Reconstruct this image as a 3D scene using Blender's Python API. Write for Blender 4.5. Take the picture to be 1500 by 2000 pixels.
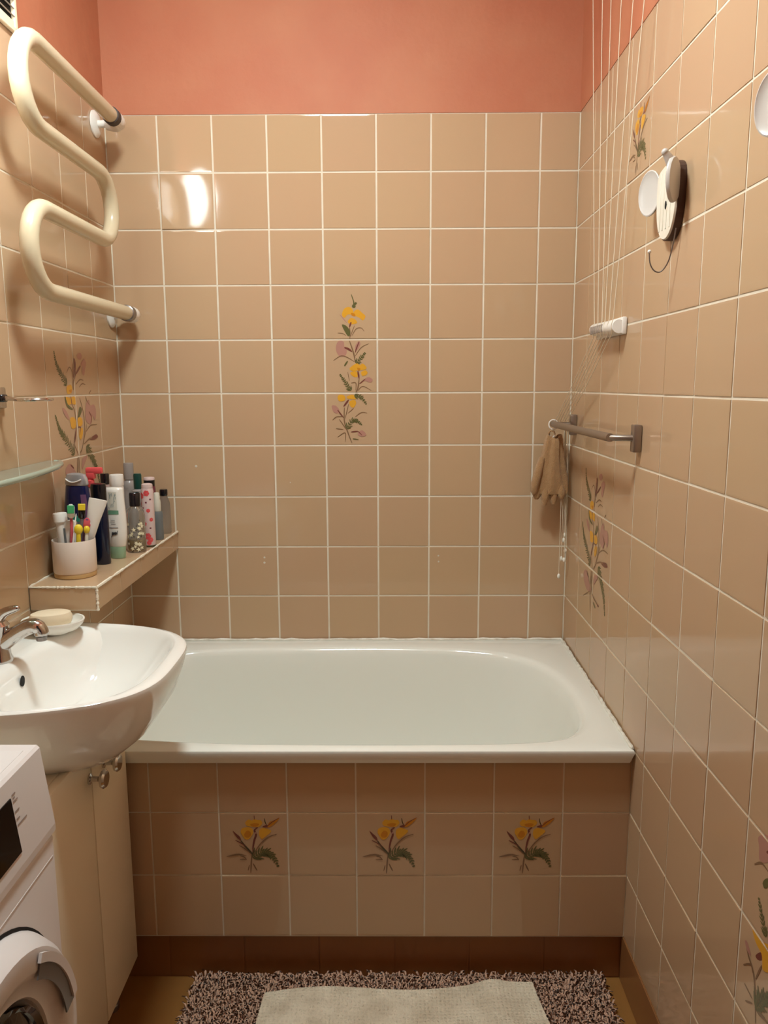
import bpy, bmesh, math, random
from mathutils import Vector, Matrix
random.seed(7)
for o in list(bpy.data.objects): bpy.data.objects.remove(o)
scene = bpy.context.scene
COL = scene.collection

# ------------------------------------------------------------ camera
FZ = 1.335                      # height of the fifth tile joint above the floor
W = 1.3163                      # room width
cam_d = bpy.data.cameras.new('camera'); cam = bpy.data.objects.new('camera', cam_d); COL.objects.link(cam)
cam_d.sensor_fit = 'HORIZONTAL'; cam_d.sensor_width = 36.0; cam_d.lens = 36.0*1520.39/1500.0
cam_d.clip_start = 0.02
def cam_axes(pt=.1616, rl=-.0043, yw=-.0082):
    c, s = math.cos(yw), math.sin(yw); fw = Vector((s, c, 0)); rt = Vector((c, -s, 0)); up = Vector((0, 0, 1))
    c, s = math.cos(pt), math.sin(pt); fw2 = c*fw - s*up; up2 = s*fw + c*up
    c, s = math.cos(rl), math.sin(rl); return c*rt + s*up2, -s*rt + c*up2, fw2
RT, UP, FW = cam_axes()
cam.matrix_world = Matrix(((RT.x, UP.x, -FW.x, .7889), (RT.y, UP.y, -FW.y, -2.2952), (RT.z, UP.z, -FW.z, .0222+FZ), (0, 0, 0, 1)))
scene.camera = cam

# ------------------------------------------------------------ light
scene.view_settings.view_transform = 'Standard'; scene.view_settings.look = 'None'
scene.view_settings.gamma = 1.0; scene.view_settings.use_curve_mapping = False
scene.view_settings.exposure = 0.0
CEIL_LAMP = dict(loc=(.57, -1.06, 2.615), r=.130, depth=.034, color=(.97, 1.12, 1.12), strength=136.0)
WALL_LAMP = dict(loc=(.068, -.860, 2.070), r=.070, color=(.90, 1.0, 1.0), strength=26.0)
world = bpy.data.worlds.new('world'); scene.world = world; world.use_nodes = True
world.node_tree.nodes['Background'].inputs[0].default_value = (.9, .8, .7, 1)
world.node_tree.nodes['Background'].inputs[1].default_value = .03

# ------------------------------------------------------------ materials
MATS = {}
def mat(name, col, rough=.5, metal=0.0, coat=0.0, trans=0.0, ior=1.45, noise=None, bump=None, emit=None, alt=None, alpha=1.0, spec=.5, sub=0.0, objrand=None, sheen=0.0):
    """noise=(scale, amount) mottles towards alt; bump=(scale, strength, distance)."""
    m = bpy.data.materials.new(name); m.use_nodes = True; nt = m.node_tree; b = nt.nodes['Principled BSDF']
    I = b.inputs
    I['Base Color'].default_value = (*col, 1); I['Roughness'].default_value = rough; I['Metallic'].default_value = metal
    I['Coat Weight'].default_value = coat; I['Coat Roughness'].default_value = .06
    I['Transmission Weight'].default_value = trans; I['IOR'].default_value = ior; I['Alpha'].default_value = alpha
    I['Specular IOR Level'].default_value = spec
    if sheen: I['Sheen Weight'].default_value = sheen
    if emit: I['Emission Color'].default_value = (*emit[0], 1); I['Emission Strength'].default_value = emit[1]
    L = nt.links; N = nt.nodes
    tc = N.new('ShaderNodeTexCoord'); vec = tc.outputs['Object']
    src = None
    oi = None
    if objrand or bump or noise:
        oi = N.new('ShaderNodeObjectInfo'); mu = N.new('ShaderNodeVectorMath'); mu.operation = 'SCALE'
        mu.inputs[0].default_value = (17.3, 9.1, 23.7); L.new(oi.outputs['Random'], mu.inputs['Scale'])
        ad = N.new('ShaderNodeVectorMath'); ad.operation = 'ADD'; L.new(vec, ad.inputs[0]); L.new(mu.outputs[0], ad.inputs[1]); vec = ad.outputs[0]
    if objrand:
        mx = N.new('ShaderNodeMix'); mx.data_type = 'RGBA'; mx.inputs[6].default_value = (*col, 1); mx.inputs[7].default_value = (*objrand, 1)
        L.new(oi.outputs['Random'], mx.inputs[0]); src = mx.outputs[2]
    if noise:
        nz = N.new('ShaderNodeTexNoise'); nz.inputs['Scale'].default_value = noise[0]; nz.inputs['Detail'].default_value = 5; L.new(vec, nz.inputs['Vector'])
        rp = N.new('ShaderNodeMapRange'); rp.inputs[1].default_value = .35; rp.inputs[2].default_value = .7; rp.inputs[4].default_value = noise[1]; L.new(nz.outputs['Fac'], rp.inputs[0])
        mx = N.new('ShaderNodeMix'); mx.data_type = 'RGBA'
        a = alt or tuple(c*.7 for c in col)
        if src: L.new(src, mx.inputs[6])
        else: mx.inputs[6].default_value = (*col, 1)
        mx.inputs[7].default_value = (*a, 1); L.new(rp.outputs[0], mx.inputs[0]); src = mx.outputs[2]
    if src: L.new(src, I['Base Color'])
    if bump:
        nz = N.new('ShaderNodeTexNoise'); nz.inputs['Scale'].default_value = bump[0]; nz.inputs['Detail'].default_value = bump[3] if len(bump) > 3 else 2; L.new(vec, nz.inputs['Vector'])
        bp = N.new('ShaderNodeBump'); bp.inputs['Strength'].default_value = bump[1]; bp.inputs['Distance'].default_value = bump[2]
        L.new(nz.outputs['Fac'], bp.inputs['Height']); L.new(bp.outputs[0], I['Normal'])
    MATS[name] = m; return m
mat('tile', (.530, .350, .214), .07, objrand=(.533, .366, .216), noise=(5, .12), alt=(.565, .350, .238), bump=(7, .5, .0010), spec=.5)
mat('grout', (.80, .73, .60), .85, noise=(22, .35), alt=(.62, .52, .38), bump=(300, .3, .001))
mat('paint', (.49, .168, .088), .62, noise=(5.5, .7), alt=(.54, .222, .118), bump=(24, .5, .004, 6))
mat('ceiling_paint', (.76, .70, .62), .8)
mat('brown_tile', (.34, .150, .055), .22, objrand=(.31, .135, .050), noise=(14, .25))
mat('floor', (.33, .150, .040), .26, noise=(6, .5), alt=(.24, .10, .027), bump=(40, .1, .001))
mat('enamel', (.84, .84, .77), .12, coat=.3, noise=(2.5, .15), alt=(.80, .79, .71))
mat('sealant', (.84, .81, .72), .6, noise=(45, .6), alt=(.52, .46, .36), bump=(120, .6, .003))
mat('ceramic', (.87, .85, .80), .07, coat=.4)
mat('cream_door', (.84, .74, .56), .42)
mat('washer_white', (.74, .69, .67), .34)
mat('washer_shade', (.76, .72, .70), .4)
mat('display_black', (.004, .004, .005), .08)
mat('door_glass', (.012, .010, .009), .05, coat=.5)
mat('print_grey', (.33, .25, .22), .5)
mat('chrome', (.62, .60, .58), .13, metal=1.0)
mat('dark_hole', (.008, .006, .005), .8)
mat('bronze', (.33, .27, .22), .36, metal=.75)
mat('pipe_cream', (.66, .56, .385), .25, coat=.2, noise=(7, .15), alt=(.60, .49, .32))
mat('plastic_white', (.86, .82, .76), .35)
mat('grey_metal', (.30, .28, .27), .35, metal=.9)
mat('dark_rubber', (.06, .045, .04), .6)
mat('cord', (.74, .65, .50), .7)
mat('bead', (.88, .84, .74), .4)
mat('glove', (.50, .285, .125), .95, noise=(90, .5), alt=(.40, .21, .085), bump=(520, 1.0, .004), sheen=.3)
mat('plaque_white', (.82, .77, .66), .6, noise=(26, .35), alt=(.60, .50, .36))
mat('plaque_edge', (.075, .035, .022), .55)
mat('hook_white', (.60, .56, .52), .3)
mat('rug_pile', (.64, .390, .265), .95, noise=(35, .5), alt=(.52, .295, .195), sheen=.2)
mat('rug_base', (.33, .195, .155), .95)
mat('cotton', (.78, .68, .52), .95, noise=(22, .7), alt=(.54, .44, .31), bump=(260, .8, .004))
def weave(m, n1, n2):
    nt = m.node_tree; N = nt.nodes; L = nt.links; b = N['Principled BSDF']; tc = N.new('ShaderNodeTexCoord'); h = None
    for d, sc in (('X', n1), ('Y', n2)):
        w = N.new('ShaderNodeTexWave'); w.bands_direction = d; w.inputs['Scale'].default_value = sc; w.inputs['Distortion'].default_value = .6; L.new(tc.outputs['Object'], w.inputs['Vector'])
        if h is None: h = w.outputs['Fac']
        else:
            mu = N.new('ShaderNodeMath'); mu.operation = 'MULTIPLY'; L.new(h, mu.inputs[0]); L.new(w.outputs['Fac'], mu.inputs[1]); h = mu.outputs[0]
    old = b.inputs['Normal'].links[0].from_node; bp = N.new('ShaderNodeBump'); bp.inputs['Strength'].default_value = .5; bp.inputs['Distance'].default_value = .004
    L.new(h, bp.inputs['Height']); L.new(old.outputs[0], bp.inputs['Normal']); L.new(bp.outputs[0], b.inputs['Normal'])
weave(MATS['cotton'], 36, 36)
mat('vent_cream', (.80, .66, .47), .5)
mat('vent_slat', (.34, .27, .22), .6)
mat('glass_green', (.62, .74, .66), .04, trans=.75, ior=1.45)
mat('glass_edge', (.42, .50, .40), .12, trans=.25, coat=.4)
mat('soap', (.86, .72, .52), .45)
mat('soap_dish', (.86, .82, .74), .25)
mat('wood', (.52, .33, .14), .5, noise=(30, .4), alt=(.40, .23, .09))
mat('cup', (.80, .70, .62), .38, noise=(6, .15), alt=(.74, .63, .54))
mat('navy', (.004, .009, .055), .16, coat=.4)
mat('silver', (.46, .47, .50), .28, metal=.6)
mat('black_gloss', (.006, .006, .009), .18, coat=.3)
mat('midnight', (.006, .010, .030), .2, coat=.3)
mat('white_gloss', (.84, .80, .73), .22, coat=.2)
mat('mint', (.30, .47, .31), .3)
mat('label_green', (.15, .31, .20), .4)
mat('label_cream', (.66, .62, .52), .4)
mat('label_grey', (.33, .36, .34), .4)
mat('ink', (.03, .03, .035), .5)
mat('ink_soft', (.22, .20, .19), .5)
mat('red', (.72, .085, .09), .35)
mat('pink_red', (.62, .10, .12), .4)
mat('pink_pale', (.68, .52, .49), .4)
mat('teal_dark', (.004, .055, .045), .3, coat=.2)
mat('teal', (.03, .27, .20), .35)
mat('grey_blue', (.155, .165, .165), .4)
mat('grey_clear', (.42, .38, .36), .25, trans=.35)
mat('rosy_clear', (.55, .40, .37), .2, trans=.45)
mat('clear', (.82, .80, .74), .05, trans=.88, ior=1.35)
mat('amber', (.44, .27, .06), .1, trans=.35)
mat('maroon', (.17, .03, .05), .35)
mat('flower_white', (.82, .75, .52), .5)
mat('leaf_dark', (.06, .05, .02), .5)
mat('yellow', (.74, .55, .03), .4)
mat('green', (.06, .36, .14), .4)
mat('purple', (.14, .06, .13), .4)
mat('lens_grey', (.16, .15, .15), .3)
mat('bristle', (.80, .78, .72), .8)
# printed flowers
mat('print_Y', (.72, .36, .035), .16); mat('print_O', (.58, .22, .02), .16); mat('print_K', (.46, .235, .18), .16)
mat('print_M', (.19, .06, .045), .16); mat('print_G', (.130, .120, .045), .16); mat('print_D', (.085, .065, .032), .16); mat('print_S', (.235, .135, .072), .16)

# ------------------------------------------------------------ mesh helpers
ORG = {}
class MB:
    def __init__(s): s.v = []; s.f = []; s.m = []; s.sm = []
    def add(s, vs, fs, mi=0, smooth=True):
        b = len(s.v); s.v += [Vector(p) for p in vs]
        for f in fs: s.f.append([b+i for i in f]); s.m.append(mi); s.sm.append(smooth)
        return s
    def box(s, a, b, mi=0):
        x0, y0, z0 = a; x1, y1, z1 = b
        return s.add([(x0,y0,z0),(x1,y0,z0),(x1,y1,z0),(x0,y1,z0),(x0,y0,z1),(x1,y0,z1),(x1,y1,z1),(x0,y1,z1)],
                     [(0,3,2,1),(4,5,6,7),(0,1,5,4),(1,2,6,5),(2,3,7,6),(3,0,4,7)], mi, False)
    def rbox(s, a, b, r=.003, seg=2, mi=0, mtx=None):
        bm = bmesh.new(); bmesh.ops.create_cube(bm, size=1)
        for v in bm.verts: v.co = Vector([a[i]+(v.co[i]+.5)*(b[i]-a[i]) for i in range(3)])
        bmesh.ops.bevel(bm, geom=bm.edges[:], offset=r, segments=seg, affect='EDGES', profile=.5)
        if mtx: bm.transform(mtx)
        bm.verts.index_update()
        s.add([v.co.copy() for v in bm.verts], [[v.index for v in f.verts] for f in bm.faces], mi, True); bm.free(); return s
    def loft(s, loops, cap0=True, cap1=True, mi=0, closed=True, smooth=True):
        n = len(loops[0]); vs = [p for l in loops for p in l]; fs = []
        for k in range(len(loops)-1):
            for i in range(n if closed else n-1):
                j = (i+1) % n; fs.append((k*n+i, k*n+j, (k+1)*n+j, (k+1)*n+i))
        s.add(vs, fs, mi, smooth)
        if cap0: s.add(loops[0], [list(range(n))[::-1]], mi, False)
        if cap1: s.add(loops[-1], [list(range(n))], mi, False)
        return s
    def lathe(s, prof, c=(0,0,0), n=24, sx=1.0, sy=1.0, mi=0, cap=True, axis='z', rot=0.0):
        loops = []
        for r, z in prof:
            l = []
            for i in range(n):
                a = 2*math.pi*i/n + rot; x, y = r*sx*math.cos(a), r*sy*math.sin(a)
                p = (x, y, z) if axis == 'z' else ((z, x, y) if axis == 'x' else (y, z, x))
                l.append((c[0]+p[0], c[1]+p[1], c[2]+p[2]))
            loops.append(l)
        return s.loft(loops, cap, cap, mi)
    def tube(s, pts, r, n=8, mi=0, closed=False, cap=True):
        P = [Vector(p) for p in pts]; m = len(P); R = r if isinstance(r, (list, tuple)) else [r]*m
        T = []
        for i in range(m):
            a = P[(i-1) % m] if (closed or i > 0) else P[i]; b = P[(i+1) % m] if (closed or i < m-1) else P[i]
            T.append((b-a).normalized())
        t = T[0]; nrm = t.orthogonal().normalized(); loops = []
        for i in range(m):
            q = T[i]; nrm = (nrm - q*nrm.dot(q)).normalized(); bn = q.cross(nrm)
            loops.append([P[i] + (nrm*math.cos(2*math.pi*k/n) + bn*math.sin(2*math.pi*k/n))*R[i] for k in range(n)])
        if closed: loops.append(loops[0])
        return s.loft(loops, cap and not closed, cap and not closed, mi)
    def sphere(s, c, r, n=16, k=10, mi=0):
        rr = r if isinstance(r, (list, tuple)) else (r, r, r)
        loops = []
        for j in range(k+1):
            t = math.pi*j/k; q = max(math.sin(t), .02)
            loops.append([(c[0]+rr[0]*q*math.cos(2*math.pi*i/n), c[1]+rr[1]*q*math.sin(2*math.pi*i/n), c[2]-rr[2]*math.cos(t)) for i in range(n)])
        return s.loft(loops, True, True, mi)
    def xf(s, M):
        s.v = [M @ p for p in s.v]; return s
    def mesh(s, name, mats, off=Vector((0,0,0))):
        me = bpy.data.meshes.new(name); me.from_pydata([tuple(p-off) for p in s.v], [], s.f)
        for m in (mats if isinstance(mats, (list, tuple)) else [mats]): me.materials.append(MATS[m])
        me.polygons.foreach_set('material_index', s.m); me.polygons.foreach_set('use_smooth', s.sm)
        bm = bmesh.new(); bm.from_mesh(me); bmesh.ops.remove_doubles(bm, verts=bm.verts, dist=1e-6); bmesh.ops.recalc_face_normals(bm, faces=bm.faces); bm.to_mesh(me); bm.free()
        if any(s.sm):
            try: me.set_sharp_from_angle(angle=math.radians(40))
            except Exception: pass
        me.update(); return me
    def build(s, name, mats, parent=None, local=False, loc=None):
        """world coordinates unless local; parts keep their thing's origin."""
        if parent is not None:
            off = Vector((0,0,0)) if local else ORG[parent.name]
            o = bpy.data.objects.new(name, s.mesh(name, mats, off)); COL.objects.link(o); o.parent = parent; ORG[o.name] = ORG[parent.name]
        else:
            lo = Vector(loc) if loc is not None else Vector((0,0,0))
            o = bpy.data.objects.new(name, s.mesh(name, mats, Vector((0,0,0)) if local else lo)); COL.objects.link(o); o.location = lo; ORG[o.name] = lo
        return o
def tag(o, label=None, cat=None, group=None, kind=None):
    if label: o['label'] = label
    if cat: o['category'] = cat
    if group: o['group'] = group
    if kind: o['kind'] = kind
    return o
def thing(name, loc, label, cat, group=None, rz=0.0):
    o = bpy.data.objects.new(name, None); COL.objects.link(o); o.location = loc; o.rotation_euler = (0, 0, rz); o.empty_display_size = .05
    ORG[o.name] = Vector(loc); return tag(o, label, cat, group)
def copy_tree(o, parent=None):
    c = o.copy(); COL.objects.link(c); c.parent = parent
    for ch in list(o.children): copy_tree(ch, c)
    return c
def cr(pts, n=6, closed=False):
    """Catmull-Rom resampling."""
    P = [Vector(p) for p in pts]; m = len(P); out = []
    for i in range(m if closed else m-1):
        g = (lambda k: P[k % m]) if closed else (lambda k: P[min(max(k, 0), m-1)])
        a, b, c, d = g(i-1), g(i), g(i+1), g(i+2)
        for k in range(n):
            t = k/n; out.append(.5*((2*b)+(c-a)*t+(2*a-5*b+4*c-d)*t*t+(3*b-a-3*c+d)*t**3))
    if not closed: out.append(P[-1])
    return out

# ------------------------------------------------------------ setting: shell
def R(k): return FZ + (5-k)*.15243          # height of tile joint k
Z_TOP = R(0); Z_BASE = R(13); Z_CEIL = 2.66; Y_FRONT = -2.20
g = .0013
def struct(mb, name, mats): return tag(mb.build(name, mats), kind='structure')
struct(MB().box((-.12, Y_FRONT-.12, -.1), (W+.12, .12, 0)), 'floor', 'floor')
struct(MB().box((-.12, Y_FRONT-.12, Z_CEIL), (W+.12, .12, Z_CEIL+.1)), 'ceiling', 'ceiling_paint')
wall_back = struct(MB().box((-.12, g, 0), (W+.12, .12, Z_TOP), 0).box((-.12, -.0006, Z_TOP), (W+.12, .12, Z_CEIL), 1), 'wall_back', ['grout', 'paint'])
wall_left = struct(MB().box((-.12, Y_FRONT, 0), (-g, g, Z_TOP), 0).box((-.12, Y_FRONT, Z_TOP), (.0006, -.0006, Z_CEIL), 1), 'wall_left', ['grout', 'paint'])
wall_right = struct(MB().box((W+g, Y_FRONT, 0), (W+.12, g, Z_TOP), 0).box((W-.0006, Y_FRONT, Z_TOP), (W+.12, -.0006, Z_CEIL), 1), 'wall_right', ['grout', 'paint'])
wf = MB().box((-.12, Y_FRONT-.12, 0), (.30, Y_FRONT, Z_CEIL)).box((1.06, Y_FRONT-.12, 0), (W+.12, Y_FRONT, Z_CEIL)).box((.30, Y_FRONT-.12, 2.02), (1.06, Y_FRONT, Z_CEIL))
struct(wf, 'wall_front', 'paint')
# the photograph is taken from the open doorway; the hall behind is dark

# ------------------------------------------------------------ tiles
FR = {'back': (Vector((0,0,0)), Vector((1,0,0))), 'left': (Vector((0,0,0)), Vector((0,1,0))), 'right': (Vector((W,0,0)), Vector((0,-1,0))),
      'apron': (Vector((0,-.70,0)), Vector((1,0,0))), 'kick': (Vector((0,-.684,0)), Vector((1,0,0))), 'baser': (Vector((W-.002,0,0)), Vector((0,-1,0)))}
ZV = Vector((0,0,1))
def frame(w):
    o, u = FR[w]; n = u.cross(ZV); return o, u, n
TM = {}
def tile_geo(w, h, t=.007, b=.0030):
    a, c = w/2, h/2; mb = MB()
    l0 = [(-a,-c,-t),(a,-c,-t),(a,c,-t),(-a,c,-t)]; l1 = [(x,y,-b*.062) for x,y,_ in l0]   # glaze rolls off softly at the edge
    l2 = [((a-b)*(1 if x>0 else -1),(c-b)*(1 if y>0 else -1),0) for x,y,_ in l0]
    return mb.loft([l0,l1,l2], True, True, 0, True, False)
def tile(parent, wl, u0, u1, v0, v1, m='tile', gap=.0050, tilt=.0026, name='tile', ov=None):
    w, h = u1-u0-gap, v1-v0-gap; key = (round(w,4), round(h,4), m)
    if key not in TM: TM[key] = tile_geo(w, h).mesh(name, m)
    o = bpy.data.objects.new(name, TM[key]); COL.objects.link(o); o.parent = parent; ORG[o.name] = Vector((0,0,0))
    f, u, n = frame(wl); c = f + u*((u0+u1)/2) + ZV*((v0+v1)/2)
    a, b = ov if ov else (random.gauss(0, tilt), random.gauss(0, tilt))
    a = max(-.007, min(.007, a)) if not ov else a; b = max(-.007, min(.007, b)) if not ov else b
    M = Matrix((u, ZV, n)).transposed() @ Matrix.Rotation(a, 3, 'X') @ Matrix.Rotation(b, 3, 'Y')
    M = M.to_4x4(); M.translation = c + n*(.0012 if ov else random.uniform(-.0003, .0002))
    o.matrix_local = M; return o
TILES = {}
def field(parent, wl, us, vs, m='tile', ovs={}, **k):
    for j in range(len(vs)-1):
        for i in range(len(us)-1):
            a, b = min(us[i],us[i+1]), max(us[i],us[i+1]); c, d = min(vs[j],vs[j+1]), max(vs[j],vs[j+1])
            TILES[(wl, i, j)] = (tile(parent, wl, a, b, c, d, m, ov=ovs.get((i,j)), **k), a, b, c, d)
rows = [R(k) for k in range(0, 14)]
XB = [0] + [.1445+.152*i for i in range(8)] + [W]
# one tile sits a little askew in its bed and mirrors the lamp by the mirror
field(wall_back, 'back', XB, rows[:11], ovs={(1,1): (-.002, .018)})
YR = [0] + [.1613+.1525*i for i in range(16)]
field(wall_right, 'right', YR[:12], rows)
YL = [0] + [-(.164+.1627*i) for i in range(15)]
field(wall_left, 'left', YL[:10], rows[:11])
def rest(parent, wl, rects):
    mb = MB(); f, u, n = frame(wl); B = Matrix((u, ZV, n)).transposed().to_4x4()
    for a, b, c, d in rects:
        t = tile_geo(b-a-.0050, d-c-.0050); M = B.copy(); M.translation = f + u*((a+b)/2) + ZV*((c+d)/2); mb.add([M @ p for p in t.v], t.f, 0, False)
    tag(mb.build('tile_field', 'tile', parent), kind='stuff')
rest(wall_right, 'right', [(YR[i], YR[i+1], rows[j+1], rows[j]) for i in range(11, 14) for j in range(13)])
rest(wall_left, 'left', [(YL[i+1], YL[i], rows[j+1], rows[j]) for i in range(13) for j in range(13) if not (i < 9 and j < 10)])

# ------------------------------------------------------------ printed flowers on tiles
BOUQUET=[
('s','S',12,(-55,-249,-77,-471,-94,-706)),
('s','S',11,(-34,-471,51,-647)),
('s','S',8,(-120,-506,-153,-647)),
('f','G',200,(-34,-330,138,-214,298,-202,437,-330,534,-564)),
('p','Y',0,(-179,527,-105,602,-31,579,23,614,97,591,171,585,203,516,139,435,33,424,-74,435,-148,453)),
('p','Y',0,(-287,285,-265,378,-180,412,-84,412,-21,366,-10,285,-53,193,-117,123,-192,123,-234,181)),
('p','Y',0,(117,262,139,366,224,401,309,378,394,332,351,262,309,228,245,170,181,129,138,181)),
('p','O',0,(-213,239,-148,332,-74,308,-64,216,-128,158,-192,181)),
('p','O',0,(-73,481,33,516,128,493,75,435,-20,435)),
('s','M',16,(96,412,22,343,53,239,10,100,-22,-62,-33,-190)),
('s','K',16,(64,297,32,262)),
('s','M',12,(203,424,298,458)),
('s','D',8,(250,631,266,539,298,458)),
('s','M',6,(23,700,28,596)),
('p','M',0,(213,424,298,481,362,435,309,412)),
('p','O',0,(309,435,362,539,457,585,584,648,531,562,436,470,362,424)),
('s','M',7,(309,435,415,539,584,648)),
('p','M',0,(-467,331,-393,262,-309,181,-288,89,-362,146,-425,239)),
('s','D',14,(-288,89,-203,-39,-76,-190,-33,-249)),
('s','M',9,(-416,100,-288,30,-182,-51)),
('s','S',9,(-331,-28,-204,-109,-55,-249)),
('s','S',10,(511,251,330,181,181,54,74,-86,-23,-249)),
('p','S',0,(-632,-302,-482,-249,-322,-231,-162,-284,-322,-266,-483,-290)),
('s','S',8,(-322,-284,-237,-307,-173,-377)),
('s','S',8,(-333,-372,-183,-371))]
VINE=[
('s','G',11,(6788,2788,6858,2577,6845,2436)),
('f','G',60,(6844,2412,6882,2506,6943,2553)),
('p','Y',0,(6515,2225,6590,2390,6736,2436,6832,2342,6830,2224,6685,2225,6587,2131)),
('p','Y',0,(6855,2295,6977,2365,7097,2270,7194,2175,7120,2057,7023,2129,6879,2200)),
('p','Y',0,(6683,2036,6781,2130,6902,2082,6949,1987,6827,1952,6730,1964)),
('p','O',0,(6782,2271,6879,2247,6903,2176,6806,2189)),
('s','M',18,(6779,2012,6729,1870)),
('s','S',13,(6729,1870,6740,1727,6738,1537)),
('p','G',0,(6511,1942,6657,1894,6752,1727,6702,1609,6606,1728)),
('s','K',9,(6454,2226,6658,1988)),
('s','S',8,(6387,1705,6532,1693,6629,1633)),
('s','S',9,(6800,1632,6923,1821,7069,1844,7154,1749)),
('s','S',8,(6751,1608,6876,1916)),
('p','K',0,(6332,1324,6408,1479,6554,1466,6577,1323,6648,1203,6598,1059,6451,1036,6355,1156)),
('s','M',22,(6576,1299,6698,1251,6795,1178)),
('p','K',0,(6894,1345,6993,1476,7041,1392,6966,1249,6893,1226)),
('s','M',12,(7005,1464,6918,1250,6892,1154)),
('s','S',14,(6725,1489,6843,1130,6889,866)),
('s','S',8,(6891,1058,7065,1297,7285,1403)),
('s','S',10,(6253,929,6475,1060,6671,1011,6865,890)),
('s','G',18,(6570,771,6669,915)),
('f','G',110,(6914,842,7062,1009,7185,1153)),
('p','Y',0,(6716,698,6864,818,6963,842,7059,721,6961,649,6813,625)),
('p','Y',0,(6961,697,7085,841,7207,744,7182,672,7010,649)),
('p','Y',0,(6739,577,6862,625,6960,577,6934,456,6812,480)),
('p','Y',0,(7058,600,7181,648,7242,575,7180,503,7082,491)),
('p','O',0,(6937,721,7035,697,6985,625)),
('s','M',18,(6960,625,6995,407)),
('f','G',100,(6746,68,6589,312,6432,543)),
('s','S',14,(6995,407,6956,140,6893,19)),
('p','K',0,(7130,358,7253,454,7388,381,7326,297,7203,334)),
('s','M',12,(7006,262,7179,406)),
('s','S',7,(6666,602,6712,336)),
('s','S',10,(6760,287,6896,286,6893,68)),
('s','S',8,(6955,68,7104,188,7349,66)),
('p','Y',0,(6361,-149,6387,-64,6510,-52,6583,-114,6557,-223,6409,-235)),
('p','Y',0,(6633,-102,6757,-53,6855,-78,6903,-176,6755,-175,6657,-163)),
('p','Y',0,(6705,-248,6854,-200,6902,-298,6827,-420,6728,-383)),
('s','M',18,(6681,-199,6531,-394)),
('f','G',110,(6855,-66,7052,-128,7210,-348)),
('p','K',0,(6185,-369,6308,-369,6406,-492,6355,-590,6232,-540)),
('s','M',13,(6356,-492,6526,-714)),
('s','S',14,(6555,-419,6550,-812,6645,-1133,6766,-1456)),
('s','S',8,(6680,-322,6576,-738)),
('s','S',7,(6827,-445,6652,-591)),
('f','G',120,(6622,-1034,6773,-813,6922,-814,7069,-937)),
('s','S',8,(6873,-690,7048,-568,7221,-581)),
('s','S',9,(6203,-786,6329,-688,6527,-689)),
('s','S',9,(6299,-1033,6522,-1059)),
('s','S',9,(6345,-1281,6571,-1158,6567,-1431)),
('s','S',10,(6402,-762,6621,-1084)),
('s','G',12,(6792,-1332,6966,-1358)),
('p','K',0,(6943,-1159,7068,-1086,7191,-1210,7091,-1271,6967,-1234)),
('s','M',14,(6745,-1134,6944,-1110)),
('s','M',9,(6944,-1110,7067,-1234))]
SPRAY=[
('f','G',160,(-470,269,-773,514,-1006,752,-1089,1053)),
('f','G',180,(-275,-1438,-793,-1023,-1074,-790,-1267,-439)),
('f','G',220,(476,-1321,832,-1615,1111,-1960,1249,-2380)),
('s','S',18,(103,526,-59,337,-94,133)),
('s','S',10,(-443,552,-253,689,-107,557,-115,133)),
('s','S',16,(-240,-222,-101,-414,-82,-811,-272,-1162,-66,-1491,-136,-1905)),
('s','S',16,(265,-77,430,-432,452,-840,235,-1305,22,-1499,-49,-1915)),
('s','S',12,(608,-741,477,-966,116,-1472)),
('s','S',12,(529,-934,884,-791,1325,-795)),
('s','S',12,(59,269,344,391,568,375)),
('s','S',10,(267,200,462,287,688,270)),
('p','K',0,(248,991,460,1068,581,986,475,896,299,907)),
('p','K',0,(458,791,707,920,828,819,763,711,635,498,509,566,536,724)),
('s','M',22,(449,739,249,614,103,526)),
('p','M',0,(-12,863,102,901,138,732,39,406,-57,473)),
('p','Y',0,(-502,202,-283,269,-168,201,-233,66,-487,52)),
('p','Y',0,(-583,-30,-337,-51,-77,-21,35,-125,-26,-227,-279,-204,-494,-232,-643,-145)),
('p','O',0,(-392,118,-219,151,-233,66)),
('s','M',15,(-287,-1,-271,-153,-240,-222)),
('s','G',30,(-641,-13,-535,-231,-218,-342)),
('p','K',0,(-835,-323,-750,-292,-566,-415,-471,-587,-703,-493)),
('p','G',0,(117,-421,229,-286,351,-359,238,-495,44,-592)),
('p','K',0,(567,-437,650,-226,855,-123,925,-268,1169,-256,1295,-388,1257,-607,1150,-658,1023,-543,890,-755,617,-688,543,-578)),
('s','M',20,(803,-427,965,-595,866,-754)),
('s','S',10,(639,-13,711,-138,878,-267)),
('s','S',10,(1041,126,879,20)),
('p','Y',0,(-423,-555,-208,-538,-93,-621,-122,-792,-341,-814,-408,-708)),
('p','Y',0,(47,-575,271,-567,340,-693,235,-776,58,-766)),
('p','Y',0,(134,-840,316,-833,286,-1008,131,-1121,64,-994)),
('s','M',22,(-79,-794,-229,-1165)),
('s','M',10,(8,-799,185,-808,108,-996)),
('p','M',0,(728,-1144,1182,-1046,1318,-1128,1011,-1182)),
('s','S',14,(337,-1242,681,-1141,924,-1121)),
('p','K',0,(-895,-1760,-643,-1653,-450,-1764,-252,-1938,-66,-2044,-219,-2152,-567,-2155,-862,-1981)),
('p','K',0,(198,-1603,514,-1568,302,-1751,115,-1864)),
('s','S',16,(-140,-1555,-191,-2055,-101,-2655)),
('s','S',16,(-16,-1547,-16,-2097,378,-2251,702,-2288)),
('s','M',20,(544,-2291,702,-2288)),
('s','G',20,(146,-2339,364,-2430)),
('s','M',20,(-593,-1687,-402,-1797)),
('s','S',10,(-223,-2131,-886,-2425))]
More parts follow.
